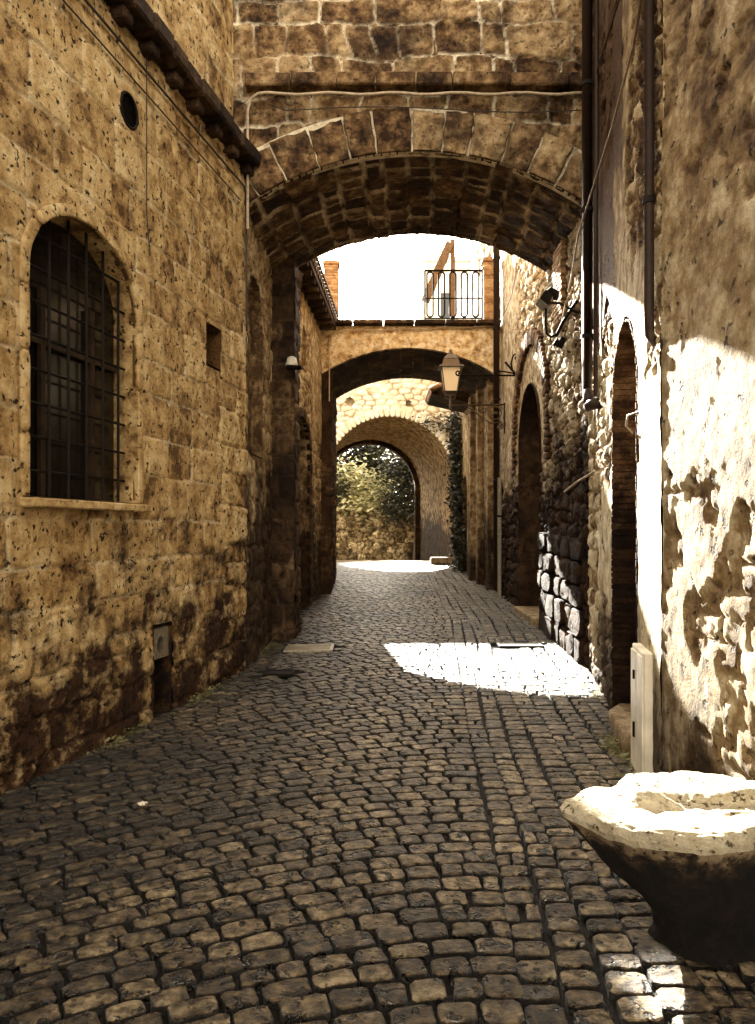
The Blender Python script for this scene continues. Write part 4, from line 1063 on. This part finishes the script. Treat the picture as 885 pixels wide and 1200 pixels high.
# flood light on the right wall
YF = 9.4; pf = lambda a, b, y=YF: P(a, b, y)
t = thing('flood_light', 'black floodlight on a tubular wall frame in the sunlight', 'flood light', pf(660, 375))
m = MB(); c = np.array(pf(638, 351)); V = []
for (x, z) in ((630, 353), (637, 343), (646, 350), (640, 361)):
    for dy in (-.13, .13): V.append(P(x, z, YF) + np.array([0, dy, 0]))
m.add(V, [(0, 2, 4, 6), (1, 3, 5, 7), (0, 1, 3, 2), (2, 3, 5, 4), (4, 5, 7, 6), (6, 7, 1, 0)], .5, 0, False)
m.tube([pf(640, 345), pf(646, 341), pf(652, 344), pf(651, 351)], [.04, .055, .05, .03], 8)
m.build('lamp_head', IRON, t)
m = MB(); V = []
for (x, z) in ((629.4, 353.6), (630.6, 352.6), (640.6, 361.0), (639.6, 362)):
    for dy in (-.12, .12): V.append(P(x, z, YF) + np.array([0, dy, 0]))
m.add(V, [(0, 2, 4, 6), (1, 3, 5, 7), (0, 1, 3, 2), (2, 3, 5, 4), (4, 5, 7, 6), (6, 7, 1, 0)], .5, 0, False); m.build('lens', STEEL, t)
m = MB(); m.tube([pf(645, 355), pf(656, 355), pf(664, 360), pf(676, 366, 9.0)], .017, 7)
m.tube([pf(640, 360), pf(639.5, 380), pf(641, 391), pf(646, 395), pf(653, 391), pf(660, 376)], .017, 7)
m.tube([pf(652, 394), pf(662, 374), pf(678, 350, 9.0), pf(690, 338, 8.8)], .022, 7)
m.tube([pf(650, 400), pf(657, 404), pf(660, 396)], [.05, .06, .04], 8)
m.build('frame', IRON, t)
# small pale spotlight on the left buttress
t = thing('spotlight', 'small pale spotlight on the dark buttress at the left', 'spotlight', P(340, 430, 10.2))
m = MB(); c = np.array(P(342, 424, 10.2)); m.lathe([(.03, .07), (.06, .05), (.075, -.01), (.09, -.055)], c, 14); m.build('shade', WHITE, t)
m = MB(); m.tube([c + np.array([0, 0, .0]), c + np.array([-.04, .1, .02]), c + np.array([-.06, .16, .02])], .02, 6); m.box(c + np.array([.03, 0, -.075]), (.2, .16, .03), bev=.008); m.build('bracket', IRON, t)

# pipes
def pipe(pts, rad, lab, mat=PIPE, clips=(), name='downpipe'):
    t = thing(name, lab, 'pipe' , tuple(pts[-1]))
    m = MB(); m.tube(pts, rad, 12); m.build('pipe', mat, t)
    if clips:
        for p in clips:
            m = MB(); m.lathe([(rad * 1.25, -.02), (rad * 1.25, .02)], p, 14); m.build('clip', IRON, t)
    return t
def rw(W, y, z, h): return W.pos(W.uy(y), z, h)
b = [rw(R1, 7.9, 8.2, .08), rw(R1, 7.9, 3.02, .08)] + [np.array(rw(R1, 7.9 - .14 * math.sin(q), 3.02 - .16 * (1 - math.cos(q)), .08)) for q in np.linspace(.2, 1.57, 7)] + [rw(R1, 7.66, 2.86, .07), rw(R1, 7.55, 2.86, -.02)]
pipe(b, .055, 'dark thick downpipe with a bent foot, by the shoulder of the nearest arch', PIPE, [rw(R1, 7.9, z, .08) for z in (3.6, 4.9, 6.2)])
pipe([rw(R1, 7.3, 8.2, .05), rw(R1, 7.32, 5.2, .05), rw(R1, 7.42, 4.6, .05), rw(R1, 7.42, 2.9, .05)], .022, 'slim dark conduit just nearer than the thick bent downpipe', PIPE, name='conduit')
pipe([rw(R1, 4.64, 6.6, .05), rw(R1, 4.64, 2.9, .05), rw(R1, 4.68, 2.8, .04), rw(R1, 4.76, 2.75, -.02)], .03, 'black downpipe closest to the viewer on the right wall', PIPE, [rw(R1, 4.64, 3.6, .05)])
xpp = P(582, 0, 15.2)[0]
pipe([(xpp, 15.2, 8.1), (xpp, 15.2, .45)], .062, 'tall brown downpipe at the corner of the second arch', PIPE, [(xpp, 15.2, z) for z in (2.6, 4.2, 5.6, 7.0)])
xpc = P(585.5, 0, 14.95)[0]
pipe([(xpc, 14.95, P(0, 560, 14.95)[2]), (xpc, 14.95, g(14.95) - .02)], .042, 'pale metal guard pipe rising from the setts below the lantern', GUARD, [(xpc, 14.95, P(0, 605, 14.95)[2])], 'guard_pipe')
def wire(pts, lab, rad=.007, mat=CABLE):
    m = MB(); m.tube([np.array(p) for p in pts], rad, 6); return tag(m.build('cable', mat), lab, 'cable')
wire([P(605, 318, 12), P(600, 345, 13), P(592, 366, 14), P(580, 380, 15.3), P(579, 390, 15.35)], 'slack black cable hanging beside the brown pipe at the second arch', .008)
wire([rw(R1, 4.6, 5.2, .05), rw(R1, 5.2, 4.9, .05), rw(R1, 6.3, 4.9, .05), rw(R1, 7.2, 4.95, .06), rw(R1, 8.0, 4.7, .16), rw(R2, 8.9, 4.55, .1), rw(R2, 9.5, 4.2, .08)], 'twisted pale cable sloping along the right wall to the floodlight', .010, CABLEP)
wire([rw(R1, 4.6, 5.3, .05), rw(R1, 6.0, 5.7, .05), rw(R1, 8.4, 6.2, .05)], 'dark cable climbing the right wall towards the nearest arch', .008)
pts = [(x, 8.36, 6.36 + .012 * math.sin(x * 9)) for x in np.linspace(-1.2, 2.3, 22)]
wire([(-1.42, 8.4, 4.9), (-1.42, 8.4, 6.2), (-1.38, 8.38, 6.32), (-1.3, 8.36, 6.36)] + pts, 'pale conduit crossing the face of the nearest arch near the top', .016, CABLEP)
wire([(-1.2, 8.42, 6.28)] + [(x, 8.42, 6.22 + .03 * math.cos(x * 2)) for x in np.linspace(-1, 2.3, 12)], 'thin black wire drooping below the conduit on the nearest arch', .006)
m = MB(); a = rw(R1, 6.75, 2.46, .03)
# broken bar sticking out of the right wall
t = thing('iron_bar', 'short pale iron bar sticking out of the dark rubble wall', 'iron bar', rw(R1, 7.9, 2.15, 0))
m = MB(); m.tube([rw(R1, 7.7, 2.2, .02), rw(R1, 8.2, 2.12, .16), rw(R2, 8.8, 2.05, .2)], .012, 6); m.build('bar', CABLEP, t)
# hook by the door
m = MB(); m.tube([rw(R1, 5.3, 2.42, .0), rw(R1, 5.32, 2.40, .07), rw(R1, 5.4, 2.34, .07), rw(R1, 5.36, 2.28, .03)], .008, 6); tag(m.build('iron_hook', STEEL), 'small iron hook on the sunlit wall beside the near doorway', 'hook')

# utility cabinet
t = thing('utility_cabinet', 'cream metal utility cabinet fixed low on the right wall beside the door', 'cabinet', rw(R1, 4.95, 0, .05))
a = -math.atan(.167)
m = MB(); m.box(rw(R1, 4.97, .42, .03), (.06, .46, .84), rz=a, bev=.006); m.build('case', WHITE, t)
m = MB(); m.box(rw(R1, 5.085, .42, .066), (.012, .2, .78), rz=a, bev=.003); m.build('door', WHITE, t)
m = MB(); m.box(rw(R1, 4.86, .42, .066), (.012, .2, .78), rz=a, bev=.003); m.build('door', WHITE, t)
m = MB(); m.box(rw(R1, 5.02, .3, .08), (.012, .02, .1), rz=a, bev=.003); m.build('latch', IRON, t)
m = MB(); m.box(rw(R1, 5.02, .66, .08), (.012, .02, .06), rz=a, bev=.003); m.build('latch', IRON, t)

# ================================================================== STONE BASIN (bottom right)
def basin():
    cx, cy, top = 1.225, 3.0, .53
    t = thing('stone_basin', 'pitted travertine basin lit by the sun in the right foreground', 'basin', (cx, cy, 0))
    n = 160; r = np.random.RandomState(9); th = np.linspace(0, 2 * np.pi, n, endpoint=False)
    rx, ry = .485, .30
    rr = (1 + .02 * np.sin(3 * th + 1) + .012 * np.sin(7 * th)) * (1 - .05 * np.cos(4 * (th - .4)))
    prof = [(0.0, -.03), (.3, -.028), (.55, -.012), (.74, -.002), (.88, -.0), (.96, -.012), (1.0, -.04), (.985, -.07), (.93, -.10), (.86, -.14), (.80, -.18), (.74, -.23), (.66, -.28), (.56, -.33), (.46, -.38), (.40, -.43), (.38, -.49), (.42, -.53), (.42, -.56)]
    # dense resample
    pp = []; 
    for (a, b) in zip(prof[:-1], prof[1:]):
        for k in np.linspace(0, 1, 6, endpoint=False): pp.append((a[0] * (1 - k) + b[0] * k, a[1] * (1 - k) + b[1] * k))
    pp.append(prof[-1]); pp = np.array(pp)
    Rm = pp[:, 0][:, None] * rr[None]; Z = top + pp[:, 1][:, None] + 0 * Rm
    kk = sst(-.05, -.45, pp[:, 1][:, None]); X = cx + Rm * rx * np.cos(th) + kk * .06; Y = cy + Rm * (ry * (1 - kk) + .40 * kk) * np.sin(th)
    nz = (fbm(X * 14 + Z * 6, Y * 14, 3) - .47) * .03 + (fbm(X * 50 + Z * 30, Y * 50, 5, 3) - .44) * .012
    k = np.minimum(1, Rm / .2); Z = Z + nz * np.where(pp[:, 1][:, None] > -.1, 1, 0); X = X + nz * np.cos(th) * k; Y = Y + nz * np.sin(th) * k
    # raised shoulder at the back of the rim
    Z = Z + .04 * sst(.98, 1.06, X) * sst(cy + .0, cy + .1, Y) * (pp[:, 1][:, None] > -.06)
    idx = np.arange(X.size).reshape(X.shape); nx = np.roll(idx, -1, 1)
    q = np.stack([idx[:-1], nx[:-1], nx[1:], idx[1:]], -1).reshape(-1, 4)
    kcut = int(np.argmax(pp[:, 1] < -.062)); nn = n
    PTS = np.stack([X, Y, Z], -1).reshape(-1, 3)
    m = MB(); m.add(PTS, q[q[:, 0] < kcut * nn], .6); m.build('rim', TRAV, t)
    m = MB(); m.add(PTS, q[q[:, 0] >= kcut * nn], np.repeat(np.clip(1.5 + (pp[:, 1] + .06) / .07, -.3, 1.5), nn) + (fbm(X * 9, Z * 9 + Y * 5, 4) - .5).ravel() * 1.2); m.build('bowl', TRAV_SHADE, t)  # tone drops below the rim to paint the undercut's shade
basin()

# weeds and fallen leaves at the foot of the right wall
r = np.random.RandomState(31)
for i, (y, lab) in enumerate([(4.75, 'low weeds in front of the cream cabinet'), (5.6, 'sparse weeds along the near doorstep'), (7.6, 'dry weeds at the wall foot past the near doorway')]):
    m = MB(); c = np.array([rw(R1, y + q, .02, .06 + r.uniform(0, .1)) for q in np.linspace(-.3, .3, 9)])
    leaves(m, c, 160, np.array([.04, .06, .018]), .022, r); o = m.build('weeds', LEAFL); tag(o, lab, 'weeds', 'weeds along the right wall')
    o['kind'] = 'stuff'

m = MB(); r = np.random.RandomState(77); c = np.array([-1.36, 4.42, .03]); V = []
for i_ in range(5):
    for j_ in range(5): V.append(c + np.array([(i_ - 2) * .012, (j_ - 2) * .011, 0]) + r.uniform(-.006, .01, 3))
m.add(V, [(i_ * 5 + j_, i_ * 5 + j_ + 1, i_ * 5 + j_ + 6, i_ * 5 + j_ + 5) for i_ in range(4) for j_ in range(4)], .5, 0, False)
tag(m.build('paper_scrap', WHITE), 'small crumpled white paper scrap on the dark setts at lower left', 'litter')
for i, (y, lab) in enumerate([(5.9, 'small weeds at the foot of the golden wall below the window'), (7.3, 'small weeds at the left wall foot just past the metal hatch'), (9.6, 'small weeds at the left wall foot under the nearest arch')]):
    m = MB(); x0_ = XL(y) if y < 8.5 else -1.44
    cc_ = np.array([(x0_ + .04 + r.uniform(0, .05) + .1 * q, y + q, g(y) + .02) for q in np.linspace(-.35, .35, 9)])
    leaves(m, cc_, 150, np.array([.03, .07, .018]), .018, r); o = m.build('weeds', LEAFL); tag(o, lab, 'weeds', 'weeds along the left wall'); o['kind'] = 'stuff'
# ================================================================== CAMERA, SKY, SUN
cam = bpy.data.cameras.new('camera'); co = bpy.data.objects.new('camera', cam); COL.objects.link(co)
co.location = (0, 0, EYE); co.rotation_euler = (R_(90), 0, 0)
cam.sensor_fit = 'HORIZONTAL'; cam.sensor_width = 36; cam.lens = 36 * F / 885; cam.shift_y = 22 / 885; cam.clip_end = 3000; cam.clip_start = .05
bpy.context.scene.camera = co
K = .465; S = .128
sd = Vector((-S, 1, K)).normalized()      # towards the sun
elev = math.asin(sd.z); az = math.atan2(sd.x, sd.y)
w = bpy.data.worlds.new('World'); bpy.context.scene.world = w; w.use_nodes = True
nt = w.node_tree; bg = nt.nodes['Background']; sky = nt.nodes.new('ShaderNodeTexSky'); sky.sky_type = 'NISHITA'; sky.sun_disc = False
sky.sun_elevation = elev; sky.sun_rotation = az; sky.dust_density = 3; sky.altitude = 200
hs = nt.nodes.new('ShaderNodeHueSaturation'); hs.inputs['Saturation'].default_value = .0
tint = nt.nodes.new('ShaderNodeMix'); tint.data_type = 'RGBA'; tint.blend_type = 'MULTIPLY'; tint.inputs[0].default_value = 1; tint.inputs[7].default_value = (1, .90, .74, 1)
nt.links.new(sky.outputs[0], hs.inputs['Color']); nt.links.new(hs.outputs[0], tint.inputs[6]); nt.links.new(tint.outputs[2], bg.inputs[0]); bg.inputs[1].default_value = .09
sl = bpy.data.lights.new('sun', 'SUN'); so = bpy.data.objects.new('sun', sl); COL.objects.link(so)
sl.energy = 5; sl.angle = R_(.5); sl.color = (1, .94, .82)
so.rotation_euler = (-sd).to_track_quat('-Z', 'Y').to_euler()
vs_ = bpy.context.scene.view_settings; vs_.view_transform = 'Standard'; vs_.look = 'None'; vs_.gamma = 1; vs_.exposure = 3.9
bpy.context.scene.cycles.max_bounces = 8; bpy.context.scene.cycles.diffuse_bounces = 5
bpy.context.scene.cycles.use_denoising = True
